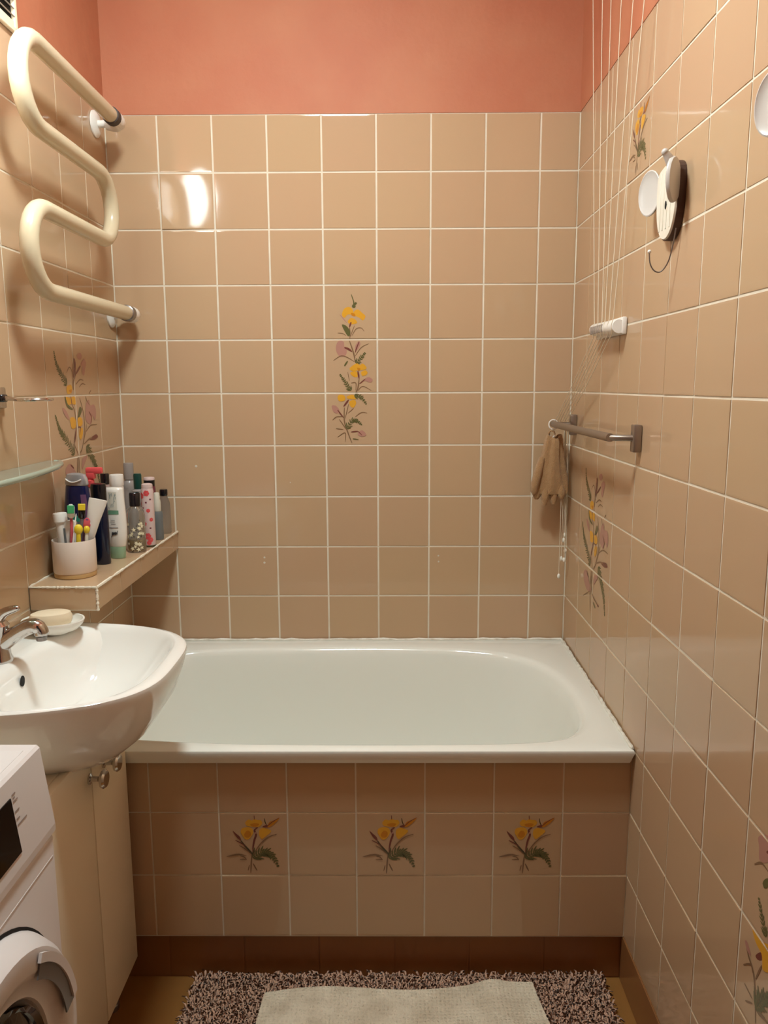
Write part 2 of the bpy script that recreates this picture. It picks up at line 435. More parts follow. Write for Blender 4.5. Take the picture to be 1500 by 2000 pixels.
LOWSPRAY=[
('p','K',0,(12636,-6196,12885,-6025,12997,-6172,12943,-6395,12717,-6512,12673,-6332)),
('p','M',0,(12880,-6279,12997,-6172,13010,-6257)),
('s','S',12,(12582,-6666,12780,-6518,12992,-6518)),
('f','G',120,(13052,-7474,12898,-7270,12770,-7055)),
('s','G',40,(12871,-6807,13037,-6613)),
('p','Y',0,(12670,-7638,12952,-7617,13181,-7532,13258,-7836,13043,-7999,12984,-7819,12786,-7763)),
('p','M',0,(12816,-7954,12949,-7798,12993,-7877,12882,-7967)),
('s','S',18,(12491,-7979,12613,-8118,12824,-8314,12968,-8926)),
('p','K',0,(12476,-7990,12553,-7946,12687,-8059,12574,-8082)),
('s','S',10,(12485,-8376,12693,-8205,12770,-8276)),
('s','S',10,(12558,-8625,12830,-8662)),
('s','S',10,(12628,-8857,12839,-8721)),
('s','S',14,(13006,-7964,12869,-8293)),
('f','G',250,(12936,-8720,13108,-8417,13341,-8180)),
('s','S',18,(12999,-8714,13293,-8628))]

PM = ['print_Y', 'print_O', 'print_K', 'print_M', 'print_G', 'print_D', 'print_S']
def motif_mesh(els, du, dv, ref_scale=1e-4):
    """flat print: list of (verts, faces, colour) in wall coordinates"""
    V, F, MI = [], [], []
    def poly(pts, c, lay):
        b = len(V); V.extend((p[0], p[1], lay) for p in pts); F.append(list(range(b, b+len(pts)))); MI.append('YOKMGDS'.index(c))
    def stroke(pts, w, c, lay, taper=True):
        m = len(pts); b = len(V)
        for i, p in enumerate(pts):
            q = pts[min(i+1, m-1)] - pts[max(i-1, 0)]; q.normalize(); nr = Vector((-q.y, q.x)); t = i/(m-1)
            k = w*(.35+.65*math.sin(math.pi*min(max(t*.9+.08, 0), 1))) if taper else w
            for sgn in (-1, 1): V.append((p.x+nr.x*k*sgn, p.y+nr.y*k*sgn, lay))
        for i in range(m-1): F.append([b+2*i, b+2*i+1, b+2*i+3, b+2*i+2]); MI.append('YOKMGDS'.index(c))
    for k, (ty, c, w, raw) in enumerate(els):
        lay = .00035 + k*.000012
        pts = [Vector((raw[i]*1e-4+du, raw[i+1]*1e-4+dv)) for i in range(0, len(raw), 2)]; w *= 1e-4
        if ty == 'p': poly(cr(pts, 4, True), c, lay)
        elif ty == 's': stroke(cr(pts, 6), w*1.4, c, lay)
        else:
            P = cr(pts, 8); stroke(P, .0009, c, lay); m = len(P)
            L = sum((P[i+1]-P[i]).length for i in range(m-1)); npin = max(6, int(L/.0050))
            for q in range(npin):
                t = q/npin; x = t*(m-1); i = min(int(x), m-2); p = P[i].lerp(P[i+1], x-i); d = (P[i+1]-P[i]).normalized()
                ln = w*(1-t)**.8*(.75+.25*math.sin(q*2.1)) + .0015
                for sg in (-1, 1):
                    e = (d*.55 + Vector((-d.y, d.x))*sg).normalized(); stroke([p, p+e*ln*.5+d*ln*.06, p+e*ln+d*ln*.25], .0013+.045*w, c, lay+.000004)
    return V, F, MI
def print_on(wl, els, du, dv):
    V, F, MI = motif_mesh(els, du, dv)
    us = [v[0] for v in V]; vs = [v[1] for v in V]
    for (wk, i, j), (t, a, b, c, d) in list(TILES.items()):
        if wk != wl or max(us) < a or min(us) > b or max(vs) < c or min(vs) > d: continue
        bm = bmesh.new(); bv = [bm.verts.new((v[0]-(a+b)/2, v[1]-(c+d)/2, v[2])) for v in V]
        for f, mi in zip(F, MI):
            try: nf = bm.faces.new([bv[q] for q in f]); nf.material_index = mi
            except ValueError: pass
        bmesh.ops.triangulate(bm, faces=bm.faces[:])
        hw, hh = (b-a)/2-.0022, (d-c)/2-.0022
        for co, no in (((hw,0,0),(1,0,0)), ((-hw,0,0),(-1,0,0)), ((0,hh,0),(0,1,0)), ((0,-hh,0),(0,-1,0))):
            bmesh.ops.bisect_plane(bm, geom=bm.verts[:]+bm.edges[:]+bm.faces[:], plane_co=co, plane_no=no, clear_outer=True)
        if not bm.faces: bm.free(); continue
        for f in bm.faces:
            if f.normal.z < 0: f.normal_flip()
        me = bpy.data.meshes.new('flower_print'); bm.to_mesh(me); bm.free()
        for m in PM: me.materials.append(MATS[m])
        o = bpy.data.objects.new('flower_print', me); COL.objects.link(o); o.parent = t
print_on('back', VINE, 0, FZ)
print_on('left', SPRAY, -.3276, FZ)
print_on('right', SPRAY, .3138, FZ-.305)
print_on('right', BOUQUET, .5425, FZ+.5334)
print_on('right', LOWSPRAY, 0, FZ)

for hx, hz, hr in ((.2135, FZ-.213, .0052), (.4085, FZ-.490, .0040), (.4080, FZ-.506, .0046), (.9335, FZ-.486, .0036), (.9340, FZ-.504, .0036), (.492, FZ-.262, .0022)):
    MB().lathe([(hr*.75, .0004), (hr*.7, -.0006), (hr*.3, -.0009)], (hx, 0, hz), 10, axis='y').build('filled_hole', 'label_cream', wall_back)

# ------------------------------------------------------------ bath apron and plinth
A0 = FZ-.913
wall_apron = struct(MB().box((0, -.70+g, .1165), (W, -.693, .552)), 'wall_apron', 'grout')
XA = [0] + [.1012 + .1524*i for i in range(8)] + [W]
VA = [.5525, A0, A0-.1524, A0-.3048]
field(wall_apron, 'apron', XA, VA, 'tile', gap=.0036)
for i in (2, 4, 6): print_on('apron', BOUQUET, .2536+.1524*(i-.5), A0-.0762)
kick = struct(MB().box((0, -.684+g, 0), (W, -.60, .1160)), 'baseboard_tub', 'brown_tile')
XK = [0, .103, .276, .449, .622, .796, .968, 1.14, W]
field(kick, 'kick', XK, [.116, .001], 'brown_tile', gap=.0022)
base_r = struct(MB().box((W-.002+.0016, Y_FRONT, 0), (W+.01, -.684, Z_BASE)), 'baseboard_right', 'brown_tile')
field(base_r, 'baser', [.690 + .302*i for i in range(6)], [Z_BASE-.001, .001], 'brown_tile', gap=.0018)

# ------------------------------------------------------------ bathtub
tub = thing('bathtub', (W/2, -.36, 0), 'white enamel bathtub with a wide rim set into the tiled alcove', 'bathtub')
rim = [(.060,-.40),(.068,-.30),(.095,-.19),(.17,-.115),(.30,-.090),(.45,-.083),(.60,-.079),(.75,-.077),(.90,-.084),(1.02,-.098),(1.145,-.140),(1.222,-.232),(1.256,-.36),(1.262,-.45),(1.256,-.535),(1.232,-.606),(1.19,-.655),(1.13,-.677),(1.03,-.688),(.90,-.691),(.75,-.692),(.60,-.691),(.45,-.687),(.30,-.675),(.17,-.655),(.095,-.61),(.066,-.50)]
op = cr([(x, y, 0) for x, y in rim], 4, True); N = len(op)
def zr(y): return .588 + (.0095/.72)*y         # the rim falls slightly to the front
def outer(p):                                   # project a rim point out to the rectangular edge
    c = Vector((.66, -.39, 0)); d = p-c; k = 1e9
    x0, x1, y0, y1 = .002, W-.002, -.722, -.002
    if d.x > 0: k = min(k, (x1-c.x)/d.x)
    if d.x < 0: k = min(k, (x0-c.x)/d.x)
    if d.y > 0: k = min(k, (y1-c.y)/d.y)
    if d.y < 0: k = min(k, (y0-c.y)/d.y)
    return c + d*k
ou = [outer(p) for p in op]
for cx, cy in ((.002,-.722),(W-.002,-.722),(.002,-.002),(W-.002,-.002)):      # snap nearest to the corners
    i = min(range(N), key=lambda q: (ou[q]-Vector((cx,cy,0))).length); ou[i] = Vector((cx,cy,0))
cen = Vector((.66, -.385, 0))
def ring(k, dz, kx=None):
    l = []
    for p in op:
        q = cen + Vector(((p.x-cen.x)*(kx or k), (p.y-cen.y)*k, 0)); l.append((q.x, q.y, zr(p.y)+dz))
    return l
def inset(pts, d, dz):
    return [(cen.x+(p.x-cen.x)*(1-d/.62), cen.y+(p.y-cen.y)*(1-d/.345), zr(p.y)+dz) for p in pts]
lip = inset(ou, .0075, -.031); lip2 = [(p.x, p.y, zr(p.y)-.006) for p in ou]; lip3 = inset(ou, .0016, -.0015); lip4 = inset(ou, .005, 0.0)
under = inset(ou, .014, -.033)
mid = [((a[0]+b.x)/2, (a[1]+b.y)/2, (a[2]+zr(b.y))/2+.0006) for a, b in zip(lip4, op)]
loops = [under, lip, lip2, lip3, lip4, mid, ring(1.02, .001), ring(1.0, -.001), ring(.985, -.006), ring(.972, -.017), ring(.958, -.045), ring(.935, -.12, .93), ring(.90, -.22, .885), ring(.85, -.30, .83), ring(.78, -.350, .77), ring(.66, -.380, .68), ring(.42, -.392, .46), ring(.1, -.395, .15)]
MB().loft(loops, False, True).build('tub_shell', 'enamel', tub)
sb = MB()                                                          # sealant where the rim meets the walls
rr = random.Random(3)
def bead_line(a, b, r):
    n = 60; sb.tube([Vector(a).lerp(Vector(b), i/n) + Vector((0, 0, rr.uniform(-.0012, .0012))) for i in range(n+1)], [r*rr.uniform(.7, 1.35) for _ in range(n+1)], 6)
bead_line((.006, -.0066, .5885), (W-.006, -.0066, .5885), .0046); bead_line((W-.006, -.007, .588), (W-.006, -.715, .5795), .0042)
sb.build('sealant', 'sealant', tub)
MB().lathe([(.022, .198), (.022, .201), (.014, .2015)], (1.02, -.38, 0), 20).build('drain', 'chrome', tub)

# ------------------------------------------------------------ tiled ledge in the corner
ZL = FZ-.409
ledge = thing('tiled_ledge', (.075, -.33, FZ-.463), 'peach tiled ledge along the left wall holding toiletries above the tub', 'shelf')
MB().rbox((.0005, -.6535, FZ-.4625), (.1485, -.0005, ZL-.0012), .002, 1).build('ledge_core', 'grout', ledge)
def ledge_tile(c, ux, uy, w, h):
    t = tile_geo(w-.0046, h-.0040, .004, .0012); n = Vector(ux).cross(Vector(uy)); M = Matrix((ux, uy, n)).transposed().to_4x4(); M.translation = Vector(c); t.xf(M); t.build('tile', 'tile', ledge)
yj = [-.655, -.505, -.355, -.205, -.055, -.0005]
for a, b in zip(yj[:-1], yj[1:]):
    ledge_tile((.0745, (a+b)/2, ZL), (1,0,0), (0,1,0), .149, b-a)
    ledge_tile((.1500, (a+b)/2, FZ-.436), (0,1,0), (0,0,1), b-a, .052)
ledge_tile((.0745, -.6550, FZ-.436), (1,0,0), (0,0,1), .149, .052)
gr = MB(); rr = random.Random(5)
for a, b in (((.1497, -.655, ZL-.0004), (.1497, -.003, ZL-.0004)), ((.002, -.6548, ZL-.0004), (.149, -.6548, ZL-.0004)), ((.002, -.655, ZL), (.002, -.003, ZL)), ((.1497, -.6548, FZ-.462), (.1497, -.6548, ZL))):
    n = 40; gr.tube([Vector(a).lerp(Vector(b), i/n) for i in range(n+1)], [.0027*rr.uniform(.6, 1.4) for _ in range(n+1)], 6)
gr.build('grout_edge', 'grout', ledge)

# ------------------------------------------------------------ lamps
def lamp_mat(name, c, s):
    m = bpy.data.materials.new(name); m.use_nodes = True; b = m.node_tree.nodes['Principled BSDF']
    b.inputs['Base Color'].default_value = (.9, .9, .88, 1); b.inputs['Roughness'].default_value = .3
    b.inputs['Emission Color'].default_value = (*c, 1); b.inputs['Emission Strength'].default_value = s; MATS[name] = m
lamp_mat('ceiling_globe', CEIL_LAMP['color'], CEIL_LAMP['strength']); lamp_mat('wall_globe', WALL_LAMP['color'], WALL_LAMP['strength'])
c = Vector(CEIL_LAMP['loc'])
t = thing('ceiling_lamp', (c.x, c.y, Z_CEIL), 'round opal glass lamp on the ceiling above the camera', 'lamp')
MB().lathe([(.140, Z_CEIL-.0005), (.142, Z_CEIL-.03), (.132, Z_CEIL-.044), (.120, Z_CEIL-.040)], (c.x, c.y, 0), 36).build('lamp_base', 'plastic_white', t)
MB().sphere(c, (CEIL_LAMP['r'], CEIL_LAMP['r'], CEIL_LAMP['depth']), 36, 14).build('lamp_globe', 'ceiling_globe', t)
c = Vector(WALL_LAMP['loc'])
t = thing('wall_lamp', (.0, c.y, c.z), 'opal glass lamp on the left wall beside the heated rail', 'lamp')
MB().lathe([(.05, 0), (.05, .012), (.04, .02)], (0, c.y, c.z), 24, axis='x').build('lamp_base', 'plastic_white', t)
MB().sphere(c, (.055, WALL_LAMP['r'], WALL_LAMP['r']*1.45), 24, 14).build('lamp_globe', 'wall_globe', t)

# ------------------------------------------------------------ heated towel rail (left wall)
t = thing('towel_warmer', (0, -.38, FZ+.47), 'cream painted serpentine pipe of the heated towel rail on the left wall', 'towel rail')
px = .068
def arc(cy, cz, r, a0, a1, n=14): return [(px, cy+r*math.cos(a0+(a1-a0)*i/n), cz+r*math.sin(a0+(a1-a0)*i/n)) for i in range(n+1)]
z1, z2, z3, z4 = FZ+.715, FZ+.548, FZ+.388, FZ+.220
path = [(px, -.150, z1), (px, -.3, z1)] + arc(-.585, (z1+z2)/2, (z1-z2)/2, math.pi/2, 3*math.pi/2) + [(px, -.4, z2)] + arc(-.262, (z2+z3)/2, (z2-z3)/2, math.pi/2, -math.pi/2) + [(px, -.4, z3)] + arc(-.592, (z3+z4)/2, (z3-z4)/2, math.pi/2, 3*math.pi/2) + [(px, -.4, z4), (px, -.112, z4)]
MB().tube(path, .0190, 18).build('pipe', 'pipe_cream', t)
for yy, zz, m in ((-.138, z1, 'dark_rubber'), (-.100, z4, 'grey_metal')):
    MB().lathe([(.0195, -.013), (.0220, -.011), (.0220, .011), (.0195, .013)], (px, yy, zz), 18, axis='y').build('union_nut', m, t)
    elb = MB().tube([(px, yy+.012, zz), (px, yy+.030, zz), (px-.002, yy+.046, zz), (px-.010, yy+.056, zz), (px-.022, yy+.060, zz), (px-.036, yy+.060, zz)], [.0190, .0215, .0220, .0215, .0190, .0150], 16)
    elb.tube([(px-.034, yy+.060, zz), (.001, yy+.060, zz)], .0095, 12); elb.build('elbow', 'plastic_white', t)
    MB().lathe([(.034, .0005), (.034, .004), (.026, .010), (.012, .011)], (0, yy+.060, zz), 24, axis='x').build('wall_flange', 'plastic_white', t)

# ------------------------------------------------------------ vent grille, top left
t = thing('vent_grille', (0, -.60, Z_TOP-.01), 'cream slatted vent grille high on the left wall at the corner of the frame', 'vent')
v0, v1, b0, b1 = -.700, -.522, FZ+.751, FZ+.930
fr = MB()
for a, b in (((.0008, v0, b0), (.010, v1, b0+.012)), ((.0008, v0, b1-.016), (.010, v1, b1)), ((.0008, v0, b0), (.010, v0+.016, b1)), ((.0008, v1-.012, b0), (.010, v1, b1))): fr.rbox(a, b, .002, 1)
fr.rbox((.0008, v0+.01, b0+.012), (.007, v1-.008, b0+.024), .001, 1)
fr.build('frame', 'vent_cream', t)
MB().box((.0008, v0+.012, b0+.02), (.002, v1-.012, b1-.012)).build('backing', 'dark_hole', t)
for k in range(9):
    z = b0+.034+.0155*k
    sl = MB().rbox((-.0045, v0+.014, -.0012), (.0045, v1-.012, .0012), .0005, 1, mtx=Matrix.Translation((.0062, 0, z)) @ Matrix.Rotation(.7, 4, 'Y')); sl.build('slat', 'vent_slat', t)

# ------------------------------------------------------------ glass shelf and ring holder
zg = FZ-.150
t = thing('glass_shelf', (.05, -.80, zg), 'green tinted glass shelf with a bowed front on the left wall', 'shelf')
ed = cr([(.001, -.512, 0), (.030, -.520, 0), (.055, -.575, 0), (.073, -.66, 0), (.086, -.78, 0), (.090, -.90, 0), (.086, -1.02, 0), (.073, -1.14, 0), (.055, -1.225, 0), (.030, -1.28, 0), (.001, -1.288, 0)], 5)
bot = [(p.x, p.y, zg-.004) for p in ed]; top = [(p.x, p.y, zg+.004) for p in ed]
MB().loft([bot, top], True, True, 0, True, False).build('glass_plate', 'glass_green', t)
MB().tube([(p.x, p.y, zg) for p in ed[3:-3]], .0062, 10).build('front_edge', 'glass_edge', t)
t = thing('ring_holder', (0, -.735, FZ), 'chrome ring tumbler holder, empty, on the left wall above the glass shelf', 'holder')
MB().rbox((.0006, -.755, FZ-.021), (.009, -.700, FZ+.021), .003, 2).build('wall_plate', 'chrome', t)
rg = MB().tube([(.077+.034*math.cos(a), -.728+.034*math.sin(a), FZ-.0035) for a in [2*math.pi*i/36 for i in range(36)]], .0030, 8, closed=True)
rg.tube([(.008, -.728, FZ), (.025, -.728, FZ-.001), (.043, -.728, FZ-.0035)], [.006, .0045, .0032], 8); rg.build('ring', 'chrome', t)
MB().rbox((.008, -.739, FZ-.008), (.020, -.717, FZ+.007), .002, 1).build('mount', 'black_gloss', t)

# ------------------------------------------------------------ washbasin
zs = FZ-.500; YC = -.866
t = thing('washbasin', (.19, YC, zs-.19), 'white ceramic washbasin with a curved front on the left wall', 'washbasin')
def dshape(x0, x1, hw, z, k=0.0, n=44, m=14, e1=3.5, e2=.45, cy=YC):
    l = []
    for i in range(n+1):
        c_ = math.cos(math.pi*i/n); l.append((x0+(x1-x0)*(k+(1-k)*max(0., 1-abs(c_)**e1)**e2), cy+hw*c_, z))
    for i in range(1, m):
        t_ = -1+2*i/m; l.append((x0+(x1-x0)*k*abs(t_)**3, cy+hw*t_, z))
    return l
L = [dshape(.0015,.215,.075,zs-.186), dshape(.0015,.245,.12,zs-.180), dshape(.0015,.285,.165,zs-.160), dshape(.0015,.325,.205,zs-.125), dshape(.0015,.355,.234,zs-.08), dshape(.0015,.371,.250,zs-.035), dshape(.0015,.377,.256,zs-.010), dshape(.0015,.376,.2555,zs-.003), dshape(.0015,.372,.252,zs),
     dshape(.046,.3535,.238,zs+.0006,.16), dshape(.060,.3495,.233,zs-.0004,.22), dshape(.069,.3440,.226,zs-.006,.26), dshape(.075,.339,.219,zs-.016,.28), dshape(.081,.330,.210,zs-.034,.30), dshape(.086,.310,.190,zs-.064,.30), dshape(.092,.284,.160,zs-.095,.30), dshape(.107,.250,.115,zs-.117,.30), dshape(.130,.220,.06,zs-.128), dshape(.150,.195,.025,zs-.130)]
MB().loft(L, True, True).build('bowl', 'ceramic', t)
MB().lathe([(.0085, 0), (.0085, .0012), (.0065, .0014)], (.0835, YC-.016, zs-.034), 18, axis='x', sy=1.25).build('overflow', 'dark_hole', t)
MB().lathe([(.022, .0), (.021, .003), (.012, .0035)], (.172, YC, zs-.1300), 20).build('drain', 'chrome', t)
# single lever tap
t = thing('basin_tap', (.042, YC, zs), 'chrome single lever tap on the washbasin', 'tap')
MB().lathe([(.024, zs+.0002), (.024, zs+.006), (.021, zs+.012), (.020, zs+.060), (.022, zs+.072), (.016, zs+.080)], (.036, YC, 0), 20).build('tap_body', 'chrome', t)
MB().tube(cr([(.036, YC, zs+.030), (.066, YC, zs+.052), (.094, YC, zs+.068), (.110, YC, zs+.070), (.119, YC, zs+.062), (.120, YC, zs+.052)], 4), [.017]*5+[.0155]*5+[.0145]*5+[.0135]*5+[.0115], 14).build('spout', 'chrome', t)
MB().lathe([(.0095, 0), (.010, .008), (.0085, .009)], (.1195, YC, zs+.042), 14).build('aerator', 'grey_metal', t)
MB().tube(cr([(.034, YC, zs+.078), (.050, YC, zs+.096), (.070, YC, zs+.104), (.082, YC, zs+.106)], 4), [.013, .012, .011, .010, .0095, .009, .0085, .008, .0075, .007, .006, .005, .003], 12).build('lever', 'chrome', t)
# soap dish and soap
sd = Vector((.0665, -.694, zs))
t = thing('soap_dish', sd, 'white oval soap dish on the far corner of the washbasin', 'soap dish')
MB().lathe([(.44, .0006), (.50, .003), (.80, .010), (.98, .022), (1.03, .0300), (1.02, .0315), (.97, .0310), (.90, .0225), (.66, .0150), (.3, .0130)], sd, 36, .064, .050).build('dish', 'soap_dish', t)
so = MB().lathe([(.72, .0190), (.93, .0215), (1.0, .030), (1.0, .038), (.93, .0450), (.74, .0480), (.2, .0485)], (0, 0, 0), 28, .043, .028); so.xf(Matrix.Translation((sd.x-.004, sd.y, sd.z)) @ Matrix.Rotation(.35, 4, 'Z'))
tag(so.build('soap_bar', 'soap', loc=(sd.x-.004, sd.y, sd.z+.0195)), 'cream bar of soap lying in the white soap dish', 'soap')

# ------------------------------------------------------------ cabinet under the basin
XF, Y0, Y1, Ym, zb, zt_ = .217, -.728, -1.215, -.912, .088, FZ-.655
t = thing('vanity_cabinet', (.11, -.97, 0), 'cream two door cabinet under the washbasin', 'cabinet')
MB().rbox((.004, Y1, zb), (XF-.018, Y0-.002, zt_), .002, 1).build('body', 'cream_door', t)
for a, b, ky, kz in ((Ym-.0015-.27, Ym-.0015, -.925, FZ-.712), (Ym+.0015, Y0, -.852, FZ-.716)):
    d = MB().rbox((XF-.0175, a, zb), (XF, b, zt_), .0025, 2).build('door', 'cream_door', t)
    MB().lathe([(.0105, 0), (.0105, .003), (.0055, .005), (.0050, .017), (.0080, .020), (.0165, .024), (.0180, .029), (.0150, .033), (.0060, .0345)], (XF, ky, kz), 22, axis='x').build('knob', 'chrome', d)
for yy in (Y0-.05, Y1+.05):
    for xx in (XF-.045, .04): MB().lathe([(.015, .0005), (.015, .012), (.011, .016), (.011, zb-.004), (.018, zb)], (xx, yy, 0), 14).build('leg', 'grey_metal', t)

# ------------------------------------------------------------ washing machine
YA, YB, zw = -1.250, -1.745, FZ-.485
t = thing('washing_machine', (.15, -1.5, 0), 'white front loading washing machine in the lower left corner', 'washing machine')
MB().rbox((.012, YB, .012), (.296, YA, FZ-.618), .008, 3).build('body', 'washer_white', t)
pn = MB(); pr = [(.012, FZ-.6165), (.2985, FZ-.6165), (.2985, FZ-.606), (.2845, zw-.004), (.2805, zw), (.012, zw)]
lo = [[(x, y, z) for x, z in pr] for y in (YA-.0005, YB+.0005)]
pn.loft(lo, True, True, 0, True, False); pn.build('control_panel', 'washer_white', t)
MB().box((.270, YB+.001, zw), (.0745, YA-.02, zw+.0008)).build('top_seam', 'washer_shade', t)
def on_panel(y, s):      # s: 0 bottom .. 1 top of the sloping face
    z = (FZ-.606) + s*(.117); x = .2985 + s*(.2845-.2985); return (x+.0006, y, z)
q = [on_panel(-1.349, .15), on_panel(-1.349, .80), on_panel(-1.56, .80), on_panel(-1.56, .15)]
MB().loft([[(x-.002, y, z) for x, y, z in q], [(x+.0008, y, z) for x, y, z in q]], True, True, 0, True, False).build('display', 'display_black', t)
pm = MB()
for k, (s, ln, of) in enumerate(((.80, .010, 0), (.72, .013, 0), (.60, .012, 0), (.51, .009, 0), (.44, .026, 0), (.76, .006, .001))):
    a = on_panel(-1.345+of, s); b = on_panel(-1.345+ln+of, s); c1 = on_panel(-1.345+ln+of, s+.018); d_ = on_panel(-1.345+of, s+.018)
    pm.add([a, b, c1, d_], [(0, 1, 2, 3)], 0, False)
pm.build('programme_print', 'print_grey', t)
MB().rbox((.2935, YB+.02, FZ-.6535), (.2966, YA-.01, FZ-.650), .001, 1).build('drawer_line', 'washer_white', t)
DC = (-1.492, FZ-.865)
dr = MB().lathe([(.212, .294), (.214, .300), (.212, .306), (.204, .322), (.196, .330), (.170, .332), (.160, .326), (.150, .318), (.138, .316), (.132, .306)], (0, DC[0], DC[1]), 64, axis='x', cap=False).build('door_ring', 'washer_white', t)
MB().lathe([(.140, .300), (.136, .312), (.128, .318), (.122, .312), (.10, .322), (.05, .334), (.004, .336)], (0, DC[0], DC[1]), 48, axis='x').build('door_glass', 'door_glass', t)
MB().lathe([(.2185, .2955), (.2185, .2975), (.2135, .2975)], (0, DC[0], DC[1]), 64, axis='x', cap=False).build('door_gap', 'dark_hole', t)  # black ring painted in for the shaded gap around the door
def arcband(r0, r1, x0, x1, a0, a1, n=20):
    mb = MB(); f = lambda r, x: [(x, DC[0]+r*math.cos(a0+(a1-a0)*i/n), DC[1]+r*math.sin(a0+(a1-a0)*i/n)) for i in range(n+1)]
    A, B, C_, D_ = f(r0, x0), f(r1, x0), f(r1, x1), f(r0, x1); loops = [[A[i], B[i], C_[i], D_[i]] for i in range(n+1)]
    return mb.loft(loops, True, True, 0, True, True)
arcband(.158, .186, .3325, .3345, math.radians(8), math.radians(58)).build('handle_recess', 'lens_grey', t)
arcband(.178, .190, .333, .3375, math.radians(10), math.radians(60)).build('handle', 'washer_white', t)

# ------------------------------------------------------------ rug and cotton mat
t = thing('shaggy_rug', (.82, -1.0, 0), 'dusty pink shaggy bath rug on the floor before the tub', 'rug')
rx0, rx1, ry0, ry1 = .345, 1.265, -1.26, -.712
MB().rbox((rx0, ry0, .0006), (rx1, ry1, .012), .004, 2).build('rug_backing', 'rug_base', t)
rr = random.Random(11); tv, tf = [], []
n_t = 0
def tuft(x, y):
    h = rr.uniform(.017, .028); a = rr.uniform(0, 6.28); ln = rr.uniform(.006, .017); r = rr.uniform(.0018, .0026); c2 = a+rr.uniform(-1.2, 1.2)
    b = len(tv); q = (x+.5*ln*math.cos(a), y+.5*ln*math.sin(a))
    pts = [(x, y, .009), (x+.2*ln*math.cos(a), y+.2*ln*math.sin(a), .010+h*.6), (q[0], q[1], .010+h*.95), (q[0]+.6*ln*math.cos(c2), q[1]+.6*ln*math.sin(c2), .010+h*rr.uniform(.70, .95))]
    for k, p in enumerate(pts):
        w_ = r*(1.0, 1.1, 1.15, .7)[k]
        for j in range(3): tv.append((p[0]+w_*math.cos(j*2.094+a), p[1]+w_*math.sin(j*2.094+a), p[2]))
    for k in range(3):
        for j in range(3): tf.append((b+3*k+j, b+3*k+(j+1) % 3, b+3*k+3+(j+1) % 3, b+3*k+3+j))
    tf.append((b+9, b+10, b+11))
y = ry1
while y > ry0:
    st = .0044 if y > -.92 else .0085
    x = rx0
    while x < rx1:
        tuft(x+rr.uniform(-.003, .003), min(ry1+.004, y+rr.uniform(-.003, .003))); x += st
    y -= st
me = bpy.data.meshes.new('pile'); me.from_pydata([(a-.82, b+1.0, c_) for a, b, c_ in tv], [], tf); me.materials.append(MATS['rug_pile']); me.polygons.foreach_set('use_smooth', [True]*len(tf)); me.update()
pile = bpy.data.objects.new('pile', me); COL.objects.link(pile); pile.parent = t; tag(pile, kind='stuff')
# cream cotton mat lying on the rug
cm = MB(); nx, ny = 90, 44; vs = []; rr = random.Random(4)
def mat_xy(s, r):
    a = Vector((.512, -.788)).lerp(Vector((1.100, -.762)), s); b = Vector((.490, -1.16)).lerp(Vector((1.150, -1.14)), s)
    p = a.lerp(b, r); p.y += .006*math.sin(s*9)*(1-r) + .008*math.exp(-((s-.84)/.06)**2)*(1-r); return p
def mat_z(s, r): return .0490 + .004*math.sin(s*7+r*4) + .003*math.sin(r*13+s*3) + .0035*math.exp(-((s-.85)/.05)**2) + .0016*(math.sin(s*190)*math.sin(r*120))
for dz in (0, -.006):
    for j in range(ny+1):
        for i in range(nx+1):
            s_, r_ = i/nx, j/ny; p = mat_xy(s_, r_); vs.append((p.x, p.y, mat_z(s_, r_)+dz))
K = (nx+1)*(ny+1); fs = []
for o_ in (0, K):
    for j in range(ny):
        for i in range(nx):
            a = o_+j*(nx+1)+i; fs.append((a, a+1, a+nx+2, a+nx+1))
edge = [i for i in range(nx+1)] + [j*(nx+1)+nx for j in range(1, ny+1)] + [ny*(nx+1)+i for i in range(nx-1, -1, -1)] + [j*(nx+1) for j in range(ny-1, 0, -1)]
for a, b in zip(edge, edge[1:]+edge[:1]): fs.append((a, b, b+K, a+K))
cm.add(vs, fs)
tag(cm.build('cotton_mat', 'cotton', loc=(.81, -.96, .03)), 'cream woven cotton mat lying on the pink shaggy rug', 'bath mat')

# ------------------------------------------------------------ towel bar on the right wall
zr_ = FZ-.090; xb = W-.060
t = thing('towel_bar', (W, -.36, FZ-.09), 'brushed grey bronze towel bar on the right wall', 'towel bar')
for yy in (-.074, -.648): MB().rbox((W-.018, yy-.0125, zr_-.030), (W-.0006, yy+.0125, zr_+.028), .003, 2).build('wall_plate', 'bronze', t)
br = MB().tube([(xb, -.050, zr_), (xb, -.635, zr_)], .0092, 14); br.build('bar', 'bronze', t)
for yy, ye in ((-.074, -.058), (-.648, -.628)): MB().tube([(W-.016, yy, zr_), (W-.045, yy+(ye-yy)*.3, zr_), (xb, ye, zr_)], .0068, 10).build('arm', 'bronze', t)
# ring and clip that hold the glove
t = thing('hanging_ring', (xb, -.054, zr_-.03), 'small white plastic ring on the far end of the towel bar holding the glove', 'ring')
MB().tube([(xb-.001+.013*math.cos(a), -.0575+.002*math.sin(a), zr_-.001+.0135*math.sin(a)) for a in [2*math.pi*i/22 for i in range(22)]], .0017, 6, closed=True).build('ring_loop', 'plastic_white', t)
MB().tube([(xb-.004+.007*math.cos(a), -.0585, zr_-.027+.011*math.sin(a)) for a in [2*math.pi*i/18 for i in range(18)]], .0014, 6, closed=True).build('clip_loop', 'plastic_white', t)
